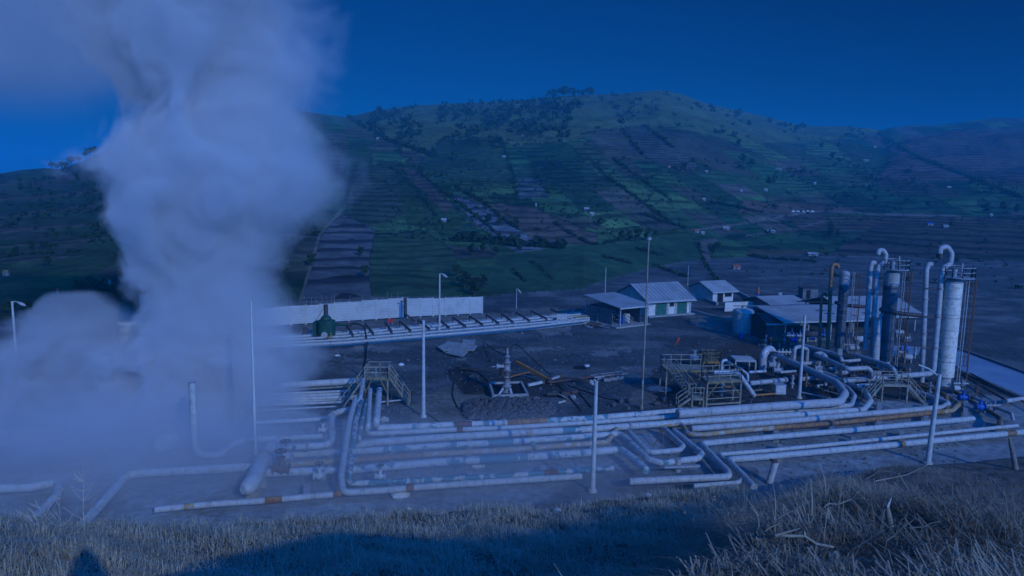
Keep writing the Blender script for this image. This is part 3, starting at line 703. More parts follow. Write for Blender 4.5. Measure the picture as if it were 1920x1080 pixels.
pipe('front white pipe fading left into the steam with rusty stretch', 'pipe_white', 12, [(290,956),(400,945),(480,940),(640,926)], sleeves=[(489,533,'pipe_rust'),(622,646,'pipe_rust'),(330,372,'pipe_rustgrey')], group=G1)
G2 = 'pipes around the left platform'
pipe('thick white pipe running left from under the left platform', 'pipe_white', 13, [(526,723),(678,714),(735,712)], z=1.5, group=G2)
pipe('second thick white pipe right below the topmost left one', 'pipe_white', 9, [(500,731),(640,723),(676,722)], z=1.0, group=G2)
pipe('thin white pipe third from the top at the left', 'pipe_white', 5, [(492,740),(656,733)], group=G2)
pipe('white pipe joining the platform pipes at left', 'pipe_white', 8, [(478,751),(672,744)], group=G2)
pipe('thin white pipe below the joining pipe at left', 'pipe_white', 5, [(478,760),(639,754)], group=G2)
pipe('thinnest pipe of the left bundle crossing the bare soil', 'pipe_white', 3, [(480,770),(630,762)], group=G2)
pipe('white pipe squeezed between the second and third of the left bundle', 'pipe_white', 6, [(496,745),(640,739)], group=G2, z=.7)
pipe('dull white pipe low behind the joining pipe at left', 'pipe_white', 4, [(486,756),(664,748)], group=G2, z=.5)
pipe('short teal stained pipe slanting beside the long slanted ones', 'pipe_peel_lots', 7, [(694,735,2.0),(684,765,1.9),(676,806,1.7),(672,830,1.2)], group=G2)
pipe('pinkish thin pipe between the slanted pipes', 'pipe_darkred', 4, [(689,738,1.6),(680,800,1.4),(677,822,1.0)], group=G2)
pipe('straight white pipe alone in front of the left bundle', 'pipe_white', 8, [(478,793),(619,785)], group=G2)
pipe('big white pipe making a large S bend left of the platform pipes', 'pipe_white', 12, [(690,762),(636,772),(622,778),(622,826),(612,835),(555,838)], z=1.6, group=G2, fr=2.2, flanges=4)
pipe('white capped pipe behind the S bend pipe', 'pipe_white', 11, [(464,825),(605,818)], z=1.1, group=G2)
pipe('small looped pipe stub by the header drum', 'pipe_white', 11, [(560,838),(522,840),(514,830),(524,822)], z=1.2, group=G2)
pipe('slanted pipe with teal top dropping from the platform, leftmost of its row', 'pipe_white', 8, [(681,712,3.0),(676,745,2.6),(668,768,2.0),(660,830,1.4)], group=G2)
pipe('thin slanted pipe between the two long slanted ones', 'pipe_darkred', 5, [(683,735,2.2),(672,825,1.2)], group=G2)
pipe('short white stub pipe right of the platform on the soil', 'pipe_white', 3, [(712,754),(765,749)], z=.3, group=G2)
pipe('huge white pipe elbowing toward the lower left in the steam', 'pipe_white', 18, [(484,875),(270,887),(238,891),(172,965),(150,990)], group=G2, fr=1.5)
pipe('thick white pipe at the far left edge half hidden by steam', 'pipe_white', 17, [(-60,918),(60,914),(112,903),(106,930),(60,975)], group=G2, fr=1.5)
pipe('white U shaped pipe rising straight up into the steam', 'pipe_white', 13, [(366,852),('z',1.2)][:1]+[('z',9.0)], z=1.0, group=G2) if False else None
_b = W(366, 852, 1.0); _r13 = 13*dep(_b)/F/2
_q = [Vector((_b.x, _b.y, 6.5)), _b, W(413,856,1.0), W(434,833,1.2), W(458,826,1.2)]
tag(MB().tube(long_split(fillet(_q, 1.1, 8)), _r13, 16).build('steam_pipe', 'pipe_white'), 'white U shaped pipe rising straight up into the steam', 'pipe', G2)
# header drum
dr = thing('header_drum', W(490,880,0), 'large slanted white drum with rounded end joining the left pipes', 'drum')
MB().tube([W(470,911,1.2)+Vector((-.25,-.75,0)), W(470,911,1.2)+Vector((-.12,-.45,0)), W(470,909,1.2), W(491,868,1.2), W(497,858,1.2), W(508,838,1.3)], [.25,.5,.58,.55,.42,.4], 20).build('drum_shell', 'pipe_white', dr)
for a, b in ((474,905),(486,882)):
    p = W(a, b, 1.2); MB().box((p.x, p.y, .35), (.9,.35,.7)).build('saddle', 'concrete', dr)
MB().tube([W(497,858,1.2), W(495,862,1.2)], .62, 20).build('flange', 'grey_steel', dr)
def valve(px, py, z, s, label, mat='galv', wheel=True, rz=0, name='valve', group='valves on the pipes'):
    p = W(px, py, z); t = thing(name, (p.x, p.y, p.z), label, 'valve', group); X = Vector((math.cos(rz), math.sin(rz), 0))
    MB().tube([p-X*s*.55, p-X*s*.5], s*.42, 12).tube([p+X*s*.5, p+X*s*.55], s*.42, 12).tube([p-X*s*.5, p-X*s*.2, p, p+X*s*.2, p+X*s*.5], [s*.25,s*.3,s*.42,s*.3,s*.25], 12).build('valve_body', mat, t)
    MB().cyl(p+Vector((0,0,s*.3)), s*.2, s*.5, 10).cyl(p+Vector((0,0,s*.8)), s*.3, s*.07, 12).build('bonnet', mat, t)
    if wheel:
        c = p+Vector((0,0,s*1.3)); ring = [c+Vector((math.cos(a)*s*.4, math.sin(a)*s*.4, 0)) for a in np.linspace(0, 2*math.pi, 15)]
        m = MB().tube(ring, s*.05, 5).cyl(p+Vector((0,0,s*.85)), s*.05, s*.5, 6)
        for a in (0, 2.1, 4.2): m.bar(c, c+Vector((math.cos(a)*s*.4, math.sin(a)*s*.4, 0)), s*.05)
        m.build('handwheel', 'dark_steel', t)
    return t
valve(536,856,1.1,.9,'grey valve on the white pipe beside the header drum')
valve(528,879,1.1,1.0,'rusty boxy valve below the grey one by the header drum', 'rust_steel')
valve(606,806,1.6,.6,'white valve beside the vertical stretch of the S bend','white_paint')
valve(713,893,1.1,.6,'small white drain valve on the front run','white_paint') 
valve(599,892,.9,.7,'white drain valve hanging at the left end of the front run','white_paint')
valve(731,712,1.6,.8,'white valve on the pipe end right of the left platform','white_paint')
valve(1302,671,1.0,1.1,'silver valve on a stub line beyond the yellow platform','galv')
valve(1450,684,1.2,1.1,'silver valve at the foot of the arched silencer','galv')
valve(1458,694,1.0,.9,'small silver valve right of the arched silencer','galv')
valve(1535,690,1.0,.9,'grey valve on the crossing pipe behind the lone pole','galv')
valve(1585,699,1.2,.9,'round silver valve below the looped pipe','galv')
valve(1600,705,1.0,.8,'small dark valve right of the round silver one','dark_steel')
valve(1806,745,.8,.8,'blue handled valve near the cream tower base','blue_paint')
valve(1838,763,.8,.8,'blue valve among the pipes at far right','blue_paint')
# supports under the front run
def support(px, y_front, y_back, label):
    a = W(px, y_front, 0); b = W(px+ (y_front-y_back)*.0, y_back, 0); a.z = b.z = 0; u = (b-a).normalized()
    a -= u*.3; b += u*.3; L = (b-a).length; t = thing('pipe_support', a, label, 'pipe support', 'concrete supports under the front run')
    rz = math.atan2(u.y, u.x); MB().box(((a.x+b.x)/2, (a.y+b.y)/2, .4), (L, .4, .22), rz).build('beam', 'concrete', t)
    for k in range(max(2, int(L/3.0)+1)):
        n = max(2, int(L/3.0)+1); p = a.lerp(b, (k+.02)/(n-1) if n > 1 else 0) if k < n-1 else b
        MB().box((p.x, p.y, .145), (.4, .46, .29), rz).build('pier', 'concrete', t)
for px, yf, yb, w in [(575,935,925,'left end in front of the steam'),(735,921,917,'frontmost pipe near the litter'),(735,876,810,'main pipes left of the white litter'),(880,907,899,'frontmost pipes in the middle'),(880,864,800,'main pipes at the teal section'),(1018,899,888,'frontmost pipes where they fade'),(1000,856,795,'main pipes in front of the rubble'),
    (1110,848,790,'pipes beside the drooping lamp'),(1455,826,770,'back pipes below the yellow platform'),(1462,862,846,'two front pipes left of the leaning stub'),(1600,842,832,'two front pipes below the orange pipe'),(1648,806,764,'back pipes below the big elbows'),(1690,832,820,'two front pipes at the rust sleeve'),(1735,796,766,'back pipes below the step-over stairs'),
    (1810,788,760,'back pipes near their right end'),(1875,812,800,'two front pipes at the far right'),(1560,815,775,'back pipes right of the lone pole'),(620,884,845,'pipes crossing under the slanted ones')]:
    support(px, yf, yb, 'concrete trestle under the '+w)
# wider frames, leaning stub
p = W(1442,907,0); t = thing('vent_stub', p, 'pale leaning pipe stub standing in front of the rust banded pipe', 'vent pipe')
MB().tube([p, W(1452,864,1.6)+Vector((.1,.0,0))], 6.5*dep(p)/F, 14).build('pipe_body', 'pipe_white', t); MB().tube([W(1451,866,1.55), W(1452,862,1.7)], 8*dep(p)/F, 14).build('flange', 'rust_steel', t)
p = W(1270,884,0); t = thing('small_trestle', p, 'small T shaped concrete trestle in the mist below the loops', 'pipe support')
MB().cyl(p, .25, 1.0, 12).build('pier', 'concrete', t); MB().bar(W(1245,876,1.0), W(1312,873,1.0), .25, .12).build('beam', 'galv', t)
p = W(1245,838,0); t = thing('tripod_stand', p, 'rusty tripod stand holding up the orange bend', 'stand')
for a, b in ((1225,838),(1246,842),(1262,830)): MB().bar(W(a, b, 0), W(1241,806,1.2), .07).build('leg', 'rust_steel', t)
MB().box(W(1241,806,1.2), (.4,.4,.08)).build('saddle', 'rust_steel', t)
# back pipe rack
G3 = 'pipes of the far white pipe track'
def track_line(f):  # f 0..1 across from front to back
    return [(470,652-16*f),(640,643-17*f),(760,633-17*f),(880,623-18*f),(1000,612-15*f),(1105,600-12*f)]
for k, (f, w, lab) in enumerate([(0,5,'front white pipe of the far track running to the concrete blocks'),(.35,4,'second white pipe of the far track'),(.7,4,'third white pipe of the far track'),(1,5,'rear white pipe of the far track below the panel wall')]):
    pipe(lab, 'pipe_white', w, track_line(f), z=.75, group=G3, name='pipe', seg=10)
A = [W(a, b+6, 0) for a, b in track_line(0)]; B = [W(a, b-4, 0) for a, b in track_line(1)]
m = MB()
for i in range(len(A)-1): m.quad(A[i]+Vector((0,0,.12)), A[i+1]+Vector((0,0,.12)), B[i+1]+Vector((0,0,.12)), B[i]+Vector((0,0,.12)), .15)
tag(m.build('pipe_track', 'concrete_pale'), 'pale concrete strip under the far white pipes', 'concrete strip')
for k, px in enumerate([662,700,735,770,805,842,873,905,935,962,993,1025,1060]):
    fy = np.interp(px, [470,640,760,880,1000,1105], [652,643,633,623,612,600]); p = W(px, fy, 0); q = W(px-10-2, fy-17, 0)
    if k == 0:
        tf = thing('track_frame', p, 'small dark frame straddling the far white pipes', 'pipe frame', 'frames straddling the far pipe track'); 
        MB().bar(p+Vector((0,0,.95)), q+Vector((0,0,1.15)), .22).build('crossbar', 'dark_steel', tf)
        MB().bar(p+Vector((0,0,.1)), p+Vector((0,0,1.0)), .14).build('leg', 'dark_steel', tf); MB().bar(q+Vector((0,0,.1)), q+Vector((0,0,1.15)), .14).build('leg', 'dark_steel', tf)
        MB().bar(p.lerp(q,.5)+Vector((0.9,0,.15)), p.lerp(q,.45)+Vector((0,0,1.05)), .12).build('brace', 'dark_steel', tf)
    else: copy_tree(tf, p, rz=random.uniform(-.06,.06))
# ------------------------------------------------------------------ panel wall
def panel_wall(p0, p1, n, h0, h1, label):
    a = W(*p0, 0); b = W(*p1, 0); t = thing('concrete_wall', a, label, 'wall', 'stretches of the pale panel wall'); u = (b-a); L = u.length; u.normalize(); rz = math.atan2(u.y, u.x)
    za = topz(a, h0); zb = topz(b, h1)
    for k in range(n):
        s0 = a.lerp(b, k/n); s1 = a.lerp(b, (k+1)/n); c = (s0+s1)/2; h = za+(zb-za)*(k+.5)/n+random.uniform(-.05,.05)
        MB().box((c.x, c.y, h/2+.1), (L/n-.16, .1, h-.2), rz).build('panel', 'wall_panel', t)
    for k in range(n+1):
        s0 = a.lerp(b, k/n); h = za+(zb-za)*k/n+.12; MB().box((s0.x, s0.y, h/2), (.2,.2,h), rz).build('post', 'concrete_pale', t)
panel_wall((430,618),(755,597),12,583,558.5,'long pale concrete panel wall behind the green vessel')
panel_wall((764,596),(904,589),6,560,557,'short pale panel wall with ribbed panels, right of the drain pipe')
t = thing('drain_pipe', W(760,597,0), 'dark pipe standing in the gap between the two walls', 'pipe'); a = W(760,600,0)
MB().tube([a+Vector((1.6,-1.2,.1)), a+Vector((.8,-.4,.5)), a+Vector((0,0,1.0)), Vector((a.x, a.y, topz(a,560)))], .16, 10).build('pipe_body', 'dark_steel', t); MB().box(Vector((a.x-.4, a.y, topz(a,565))), (.9,.15,.12)).build('bracket', 'dark_steel', t)
# dry stalks in a row behind the wall
m = MB()
for k in range(34):
    px = 500+k*7.5+random.uniform(-2,2)+(0 if k < 34 else 0); p = W(px, 596-.06*(px-500), 0)+Vector((0,2.5,0)); h = topz(p, 562+random.uniform(-5,14)-(px-500)*.05)
    m.tube([p, p+Vector((random.uniform(-.2,.2), 0, h))], .022, 4)
tag(m.build('bean_stalks', 'straw'), 'row of thin dry stalks growing behind the panel wall', 'stalks', None, 'stuff')
# ------------------------------------------------------------------ poles
def lamp_post(px, yb, yt, w, label, arm=None, mat='white_paint', group='lamp posts and poles', lean=0, arm2=None, name='lamp_post', head=True):
    p = W(px, yb, 0); zt = topz(p, yt); r = w*dep(p)/F/2; t = thing(name, (p.x, p.y, 0), label, 'lamp post' if arm else 'pole', group)
    top = Vector((p.x+lean, p.y, zt)); MB().tube([Vector((p.x, p.y, -.1)), Vector((p.x+lean*.5, p.y, zt*.5)), top], [r*1.25, r, r*.8], 12).cyl((p.x, p.y, 0), r*2, .18, 12).build('pole', mat, t)
    MB().cyl(top, r*.95, .06, 10).build('pole_cap', mat, t)
    if arm:
        e = P(arm[0], arm[1], dep(top)); c = P((proj(top)[0]+arm[0])/2, (proj(top)[1]+arm[1])/2-2, dep(top))
        MB().tube([top-Vector((0,0,.15)), c, e], max(.04, r*.35), 8).build('arm', mat, t)
        if head:
            d = (e-c).normalized(); MB().tube([e-d*.1, e+d*.25, e+d*.6, e+d*.8], [.06,.16,.14,.05], 12).build('lamp_head', 'galv', t)
    return t
lamp_post(36,738,566,4.6,'lamp post at the far left edge beside the steam', (34,567))
lamp_post(480,864,566,5,'tall thin pole standing at the right edge of the steam', None, name='pole')
lamp_post(794,782,602,6,'bare white pole standing on the soil between the left pipes and the rubble', None, name='pole')
lamp_post(824,628,514,3.2,'lamp post beside the far pipe track in front of the panel wall', (830,514))
q = lamp_post(1111,922,716,8,'white lamp post with its lamp head drooping, front centre', (1113,712), head=False, lean=.0)
p = W(1111,922,0); dd = dep(p)
MB().tube([P(1119,717,dd), P(1113,735,dd)][:1]+[P(1118,730,dd), P(1114,722,dd), P(1110,716,dd)], .07, 8).tube([P(1111,722,dd), P(1108,716,dd), P(1107,712,dd)], [.05,.2,.06], 12).build('lamp_head', 'galv', q)
m_ = lamp_post(1203,767,450,3.2,'very tall thin rusty mast right of centre', None, 'cream_rail', name='mast')
MB().cyl(Vector((W(1203,767,0).x, W(1203,767,0).y, topz(W(1203,767,0), 450))), .22, .25, 10).build('mast_cap', 'galv', m_)
lamp_post(1498,747,592,5.5,'lone white pole behind the thick elbowed pipe', None, name='pole')
lamp_post(1739,870,703,8.5,'leaning white lamp post with broken arm at right front', (1722,684), head=False, lean=.25)
lamp_post(1134,562,502,1.8,'thin pole behind the left corner of the store building', None, 'galv', name='pole')
lamp_post(968,578,542,1.5,'thin lamp pole on the strip behind the far pipes', (972,543), 'galv')
lamp_post(1289,540,498,1.3,'thin utility pole behind the store roof', None, 'galv', name='pole')
lamp_post(1498,548,490,1.3,'dark utility pole beyond the sheds', None, 'dark_steel', name='pole')
# ------------------------------------------------------------------ green vessel
p = W(612,640,0); t = thing('separator_vessel', p, 'dark green steel vessel with stack, standing before the panel wall', 'vessel'); s = dep(p)/F
MB().cyl((p.x, p.y, .9), 17*s, 26*s, 28).lathe((p.x, p.y, .9+26*s), [(17*s,0),(16.5*s,1.2*s),(11*s,3*s)], 28).build('vessel_body', 'green_paint', t)
MB().lathe((p.x, p.y, .9+29*s), [(10*s,0),(10*s,2*s),(8.5*s,5*s),(5*s,8*s),(4.3*s,9*s)], 22).build('shoulder', 'green_paint', t)
MB().cyl((p.x, p.y, .9+37*s), 4.2*s, 20*s, 16).build('stack', 'dark_steel', t)
MB().box((p.x-19*s, p.y, .9+12*s), (6*s, 22*s, 26*s)).build('side_duct', 'green_paint', t)
MB().tube([(p.x+16*s,p.y,.9+20*s),(p.x+45*s,p.y,.9+20*s)], 2.6*s, 12).build('nozzle', 'green_paint', t)
MB().tube([(p.x+42*s,p.y,.9+20*s),(p.x+48*s,p.y,.9+20*s)], 3.4*s, 12).build('flange', 'dark_steel', t)
MB().tube([(p.x+1*s, p.y-17.4*s, .9+3*s),(p.x+1*s, p.y-18.3*s, .9+3*s)], 6*s, 24).build('manhole', 'galv', t)
MB().bar((p.x-5*s,p.y,.9+50*s),(p.x-20*s,p.y,.9+25*s), .05).build('stay_wire', 'dark_steel', t)
for a in (-12, 0, 12): MB().box((p.x+a*s, p.y-8*s, .45), (2.5*s,2.5*s,.95)).build('leg', 'dark_steel', t)
MB().tube([(p.x+10*s,p.y-16*s,.9),(p.x+11*s,p.y-20*s,.5)], .25, 10).tube([(p.x+13*s,p.y-17*s,1.4),(p.x+13*s,p.y-19*s,.1)], .12, 8).build('drain_valve', 'yellow_paint', t)
pc = [W(655,607,2.2), W(670,607,2.4), W(683,612,2.0), W(688,640,.5), W(686,668,.05), W(682,690,.05), W(681,706,.1)]
tag(MB().tube(long_split(fillet(pc, 1.2)), .11, 8).build('hose', 'black_rubber'), 'black hose running from the green vessel down to the left platform', 'hose')
p = W(572,637,0); t = thing('small_separator', p, 'small dark valve unit left of the green vessel', 'valve unit'); s = dep(p)/F
MB().cyl((p.x,p.y,0), 5*s, 14*s, 14).cyl((p.x,p.y,14*s), 3*s, 9*s, 12).build('body', 'dark_steel', t); MB().tube([(p.x-8*s,p.y,9*s),(p.x+10*s,p.y,9*s)], 2*s, 10).build('nozzle', 'dark_steel', t)
for a in (-7,7): MB().bar((p.x,p.y,8*s),(p.x+a*s,p.y-3*s,0), .12).build('leg', 'grey_steel', t)
p = W(732,609,0); t = thing('warning_board', p, 'small red warning board at the foot of the panel wall', 'sign'); MB().box((p.x,p.y,.65), (.85,.06,.6)).build('board', 'red_paint', t)
for a in (-.3,.3): MB().box((p.x+a,p.y+.05,.2), (.06,.06,.4)).build('post', 'galv', t)
for sg in (-1, 0, 1): MB().box((p.x,p.y-.036,.65+sg*.15), (.5,.012,.05)).build('lettering', 'white_paint', t) if False else None
# silencer tanks behind steam
p = W(248,745,0); t = thing('silencer_tank', p, 'white topped cylindrical silencer half hidden by the steam', 'silencer'); s = dep(p)/F
MB().cyl((p.x,p.y,0), 17*s, 140*s, 24).build('tank_shell', 'pipe_white', t); MB().cyl((p.x,p.y,140*s), 19*s, 4*s, 24, dome=3*s).build('rim', 'white_paint', t)
p = W(254,720,0)+Vector((.6,1.5,0)); t = thing('vent_stack', p, 'red and white vent stack rising behind the silencer', 'stack'); MB().cyl((p.x,p.y,0), 8*s, 178*s, 16).build('stack_body', 'pipe_white', t); MB().cyl((p.x,p.y,178*s), 8.6*s, 16*s, 16).build('stack_band', 'red_tile', t)
# left low concrete channel
for i, (a, b, c, d, lab) in enumerate([(-80,832,125,822,'pale concrete weir wall at the far left'),(-80,838,20,834,'lower pale block in front of the weir wall')]):
    A_ = W(a, b, 0); B_ = W(c, d, 0); t = tag(MB().bar(A_+Vector((0,0,.5)), B_+Vector((0,0,.5)), .5, 1.0).build('weir_wall', 'concrete'), lab, 'wall')
p = W(300,838,0); t = thing('flash_drum', p, 'whitish drum with rusty saddle behind the lower steam', 'drum'); MB().tube([W(288,835,1.1), W(292,835,1.1), W(330,826,1.1), W(334,825,1.1)], [.4,.75,.75,.4], 18).build('drum_shell', 'pipe_white', t)
for a, b in ((298,840),(326,834)): q = W(a, b-2, 0); MB().box((q.x,q.y,.3), (.3,.8,.6)).build('saddle', 'orange_paint', t)
# ------------------------------------------------------------------ platforms, stairs
def railing(m, pts, h=1.05, step=1.2, r=.035):
    for a, b in zip(pts[:-1], pts[1:]):
        a = Vector(a); b = Vector(b); n = max(1, int((b-a).length/step+.5))
        for hh in (h, h*.52): m.bar(a+Vector((0,0,hh)), b+Vector((0,0,hh)), r*2)
        for k in range(n+1): q = a.lerp(b, k/n); m.bar(q, q+Vector((0,0,h)), r*2)
    return m
def stairs(t, a, b, w, side, mat='cream_rail', rail=True):
    "a top, b bottom centre points; side = unit width vector"
    a = Vector(a); b = Vector(b); n = max(3, int(abs(a.z-b.z)/.22)); m = MB()
    for s_ in (-1, 1): MB().bar(a+side*s_*w/2, b+side*s_*w/2, .08, .22).build('stringer', mat, t)
    d = Vector((b.x-a.x, b.y-a.y, 0)).normalized(); m = MB()
    for k in range(1, n): q = a.lerp(b, k/n); m.box(q, (.26, w-.04, .04), ax=(d, side, Vector((0,0,1))))
    m.build('treads', mat, t)
    if rail:
        for s_ in (-1, 1): railing(MB(), [a+side*s_*w/2, b+side*s_*w/2]).build('handrail', mat, t)
def platform(name, corner, u, v, L, Wd, z, label, mat='yellow_paint', rmat='cream_rail', rails=(1,1,1,1), brace=True, group=None, name_cat='platform', legs=True):
    c = Vector(corner); c.z = 0; u = Vector(u).normalized(); v = Vector(v).normalized(); t = thing(name, c, label, name_cat, group)
    cs = [c, c+u*L, c+u*L+v*Wd, c+v*Wd]; up = Vector((0,0,1)); ctr = sum(cs, Vector())/4
    m = MB()
    nn = max(3, int(Wd/.35))
    for k in range(nn): q = ctr+v*((k+.5)/nn-.5)*Wd+up*z; m.box(q, (L, Wd/nn-.03, .05), ax=(u, v, up))
    m.build('deck', rmat, t)
    m = MB()
    for i in range(4): a, b = cs[i], cs[(i+1)%4]; m.bar(a+up*(z-.12), b+up*(z-.12), .08, .18)
    m.build('edge_beam', mat, t)
    if legs:
        for q in cs: MB().bar(q, q+up*(z-.22), .14).build('leg', rmat, t)
        if brace:
            for a, b in ((cs[0], cs[1]),): 
                MB().bar(a+up*(z-1.6), a.lerp(b,.3)+up*(z-.2), .09).build('brace', mat, t); MB().bar(b+up*(z-1.6), b.lerp(a,.3)+up*(z-.2), .09).build('brace', mat, t)
    for i in range(4):
        if rails[i]: a, b = cs[i], cs[(i+1)%4]; railing(MB(), [a+up*z, b+up*z]).build('guardrail', rmat, t)
    return t, cs
ex = Vector((1,0,0)); ey = Vector((0,1,0))
# left platform over the pipes
c = W(684,760,0); t, cs = platform('access_platform', c, (1,.03,0), (0,1,0), 2.2, 2.2, 2.7, 'small cream access platform over the left pipe bundle', 'yellow_paint', 'cream_rail', (1,1,1,0))
stairs(t, cs[1]+Vector((0,1.0,2.7)), cs[1]+Vector((2.0,.6,0)), .8, ey)
stairs(t, cs[0]+Vector((0,1.0,2.7)), cs[0]+Vector((-2.0,-.6,0)), .8, ey)
# right yellow platforms
c = W(1324,765,0); Lx = (W(1387,761,0)-c); t, cs = platform('yellow_platform', c, Lx, (-.05,1,0), Lx.length, 2.0, topz(c,716), 'yellow and cream work platform beside the thick white pipe', 'yellow_paint', 'cream_rail', (1,1,1,1))
zf = topz(c,716)
MB().bar(cs[0]+Vector((0,0,.9)), cs[1]+Vector((0,0,.9)), .08).bar(cs[0]+Vector((0,0,.35)), cs[1]+Vector((0,0,.35)), .14).bar(cs[0]+Vector((0,0,1.6)), cs[1]+Vector((0,0,1.6)), .06).bar(cs[3]+Vector((0,0,1.4)), cs[2]+Vector((0,0,1.4)), .06).build('cross_rails', 'cream_rail', t)
c2 = cs[0]+Vector((-3.3,3.2,0)); t2, cs2 = platform('upper_platform', c2, (1,.05,0), (-.05,1,0), 4.2, 2.4, zf+.3, 'long brownish gangway behind the yellow platform', 'yellow_paint', 'cream_rail', (0,0,1,1))
c3 = W(1297,765,0); t3, cs3 = platform('stair_landing', c3, (1,.0,0), (0,1,0), 1.1, 1.3, 1.0, 'low landing with steps at the left of the yellow platform', 'cream_rail', 'cream_rail', (1,0,1,0), False)
stairs(t3, cs3[0]+Vector((0,.6,1.0)), cs3[0]+Vector((-1.3,.6,0)), .9, ey)
stairs(t3, cs2[0]+Vector((.5,0,zf+.3)), cs3[3]+Vector((.2,-.3,1.0)), .8, Vector((.9,.25,0)).normalized())
# tangle of small steelwork under the platform
t = thing('valve_cluster', W(1355,745,0), 'grey wellhead valve cluster caged inside the yellow platform', 'valve cluster'); q = W(1355,745,0)+Vector((0,.8,0))
MB().cyl(q, .25, 2.6, 12).cyl(q+Vector((0,0,.5)), .45, .12, 14).cyl(q+Vector((0,0,1.1)), .42, .12, 14).cyl(q+Vector((0,0,1.7)), .45, .12, 14).build('riser', 'grey_steel', t)
MB().tube([q+Vector((-1.2,0,.9)), q+Vector((1.2,0,.9))], .16, 10).tube([q+Vector((-.9,0,1.45)), q+Vector((1.0,0,1.45))], .13, 10).build('cross_valves', 'rust_steel', t)
# step-over stairs
c = W(1688,762,0)+Vector((-1.3,1.2,0)); t, cs = platform('stepover_platform', c, (1,-.02,0), (0,1,0), 2.5, 1.3, 1.9, 'cream step-over stairs crossing the pipes near the cream tower', 'cream_rail', 'cream_rail', (1,0,1,0), False)
stairs(t, cs[0]+Vector((0,.65,1.9)), cs[0]+Vector((-1.7,.1,.05)), 1.1, ey); stairs(t, cs[1]+Vector((0,.65,1.9)), cs[1]+Vector((1.7,.3,.05)), 1.1, ey)
# back yellow cage and tin table
c = W(1318,695,0); t, cs = platform('yellow_cage', c, (1,0,0), (0,1,0), 1.9, 1.6, 1.1, 'small bright yellow railed stand behind the gangway', 'orange_paint', 'yellow_paint', (1,1,1,1), False)
c = W(1378,700,0); t, cs = platform('tin_canopy', c, (1,-.05,0), (0,1,0), 2.3, 2.2, 1.6, 'pale sheet metal canopy on thin legs left of the arched silencer', 'galv', 'concrete_pale', (0,0,0,0), False, None, 'canopy')
# ------------------------------------------------------------------ right unit pipes
G4 = 'process pipes of the right-hand unit'
pipe('shiny silver pipe bending down off the yellow platform', 'pipe_silver', 9, [(1338,698,3.2),(1374,697,3.2),(1386,702,3.1),(1414,742,.6)], group=G4, fr=1.4)
pipe('thin bluish silver pipe behind the shiny one', 'pipe_silver', 5, [(1357,675,2.6),(1390,693,2.4),(1402,702,2.0),(1402,716,1.2)], group=G4)
pipe('short upright silver pipe behind the yellow platform', 'pipe_silver', 5, [(1353,694,2.4),('up',676),(1362,675,3.4)], group=G4)
pipe('white flanged pipe left of the electrical box', 'pipe_clean', 9, [(1405,719,1.2),(1475,712,1.2)], group=G4, flanges=1.6)
pipe('silver flanged pipe in line with the canopy', 'pipe_silver', 5, [(1403,698,1.2),(1436,696,1.2)], group=G4, flanges=1.0)
pipe('white pipe piece right of the arched silencer', 'pipe_clean', 5, [(1462,698,1.2),(1492,696,1.2)], group=G4)
pipe('white flanged pipe behind the lone pole', 'pipe_clean', 7, [(1503,682,1.4),(1538,679,1.4)], group=G4, flanges=2)
pipe('short white pipe in front of the second tower', 'pipe_clean', 6, [(1580,678,1.4),(1612,675,1.4)], group=G4)
pipe('white pipe stretching right of the lone pole, low down', 'pipe_clean', 8, [(1502,711,1.0),(1535,708,1.0),(1550,714,.6),(1548,724,.3),(1530,725,.3)], group=G4)
pipe('white ribbed horizontal pipe left of the step-over stairs', 'pipe_silver', 6, [(1605,723,1.0),(1656,720,1.0)], group=G4, flanges=1.0)
pipe('diagonal white pipe ending in a downward elbow, leftmost behind the pole', 'pipe_clean', 7, [(1508,648,2.6),(1560,662,2.6),(1574,668,2.6),(1579,675,2.5),(1580,690,1.0)], group=G4)
pipe('white pipe with a hairpin loop crossing toward the long header', 'pipe_clean', 8, [(1548,680,.8),(1548,668,2.6),(1540,662,2.8),(1528,664,2.8),(1590,692,2.8),(1626,690,2.8),(1632,694,2.6),(1633,708,1.4)], group=G4, fr=1.2)
pipe('white hairpin pipe hooked behind the lone pole', 'pipe_clean', 7, [(1512,682,.8),('up',655),(1500,650,3.2),(1490,652,3.2),('z',1.5)], group=G4, fr=1.2)
pipe('diagonal white pipe dropping between the second tower and the header', 'pipe_clean', 8, [(1602,665,2.6),(1665,685,2.6),(1678,694,2.5),(1680,722,.4)], group=G4)
pipe('thin rusty pipe slanting under the long white header', 'pipe_rust', 3, [(1628,686,1.6),(1750,726,1.2)], group=G4)
pipe('rusty pipe stub standing behind the lone pole', 'pipe_rust', 4, [(1511,725,.4),('up',700)], group=G4)
pipe('yellow pipe leading to the electrical box', 'orange_paint', 4, [(1417,741,.5),(1456,738,.5)], group=G4)
pipe('short yellow pipe under the shiny silver one', 'yellow_paint', 3, [(1410,733,.8),(1428,731,.8)], group=G4)
pipe('grey pipe on the ground right of the cream tower', 'pipe_clean', 6, [(1824,745,.4),(1872,766,.6),(1897,776,.8),(1900,790,.3)], group=G4, fr=1.4)
pipe('rusty dark pipe bundle edge right of the cream tower', 'rust_steel', 7, [(1790,735,.5),(1850,768,.5),(1876,785,.8),(1872,796,.8)], group=G4, fr=1.4)
pipe('white pipe at the far right edge beside the water', 'pipe_clean', 8, [(1885,752,.6),(1970,740,.6)], group=G4)
pipe('dark pipe leaving right of the tower along the bank of the pond', 'rust_steel', 4, [(1800,700,.5),(1890,752,.5)], group=G4)
pipe('second dark pipe lying behind the first beside the pond', 'dark_steel', 3, [(1820,700,.5),(1960,775,.5)], group=G4)
pipe('thin grey pipe crossing the dirt in front of the step-over stairs', 'pipe_white', 3, [(1500,735,.3),(1640,765,.3)], group=G4)
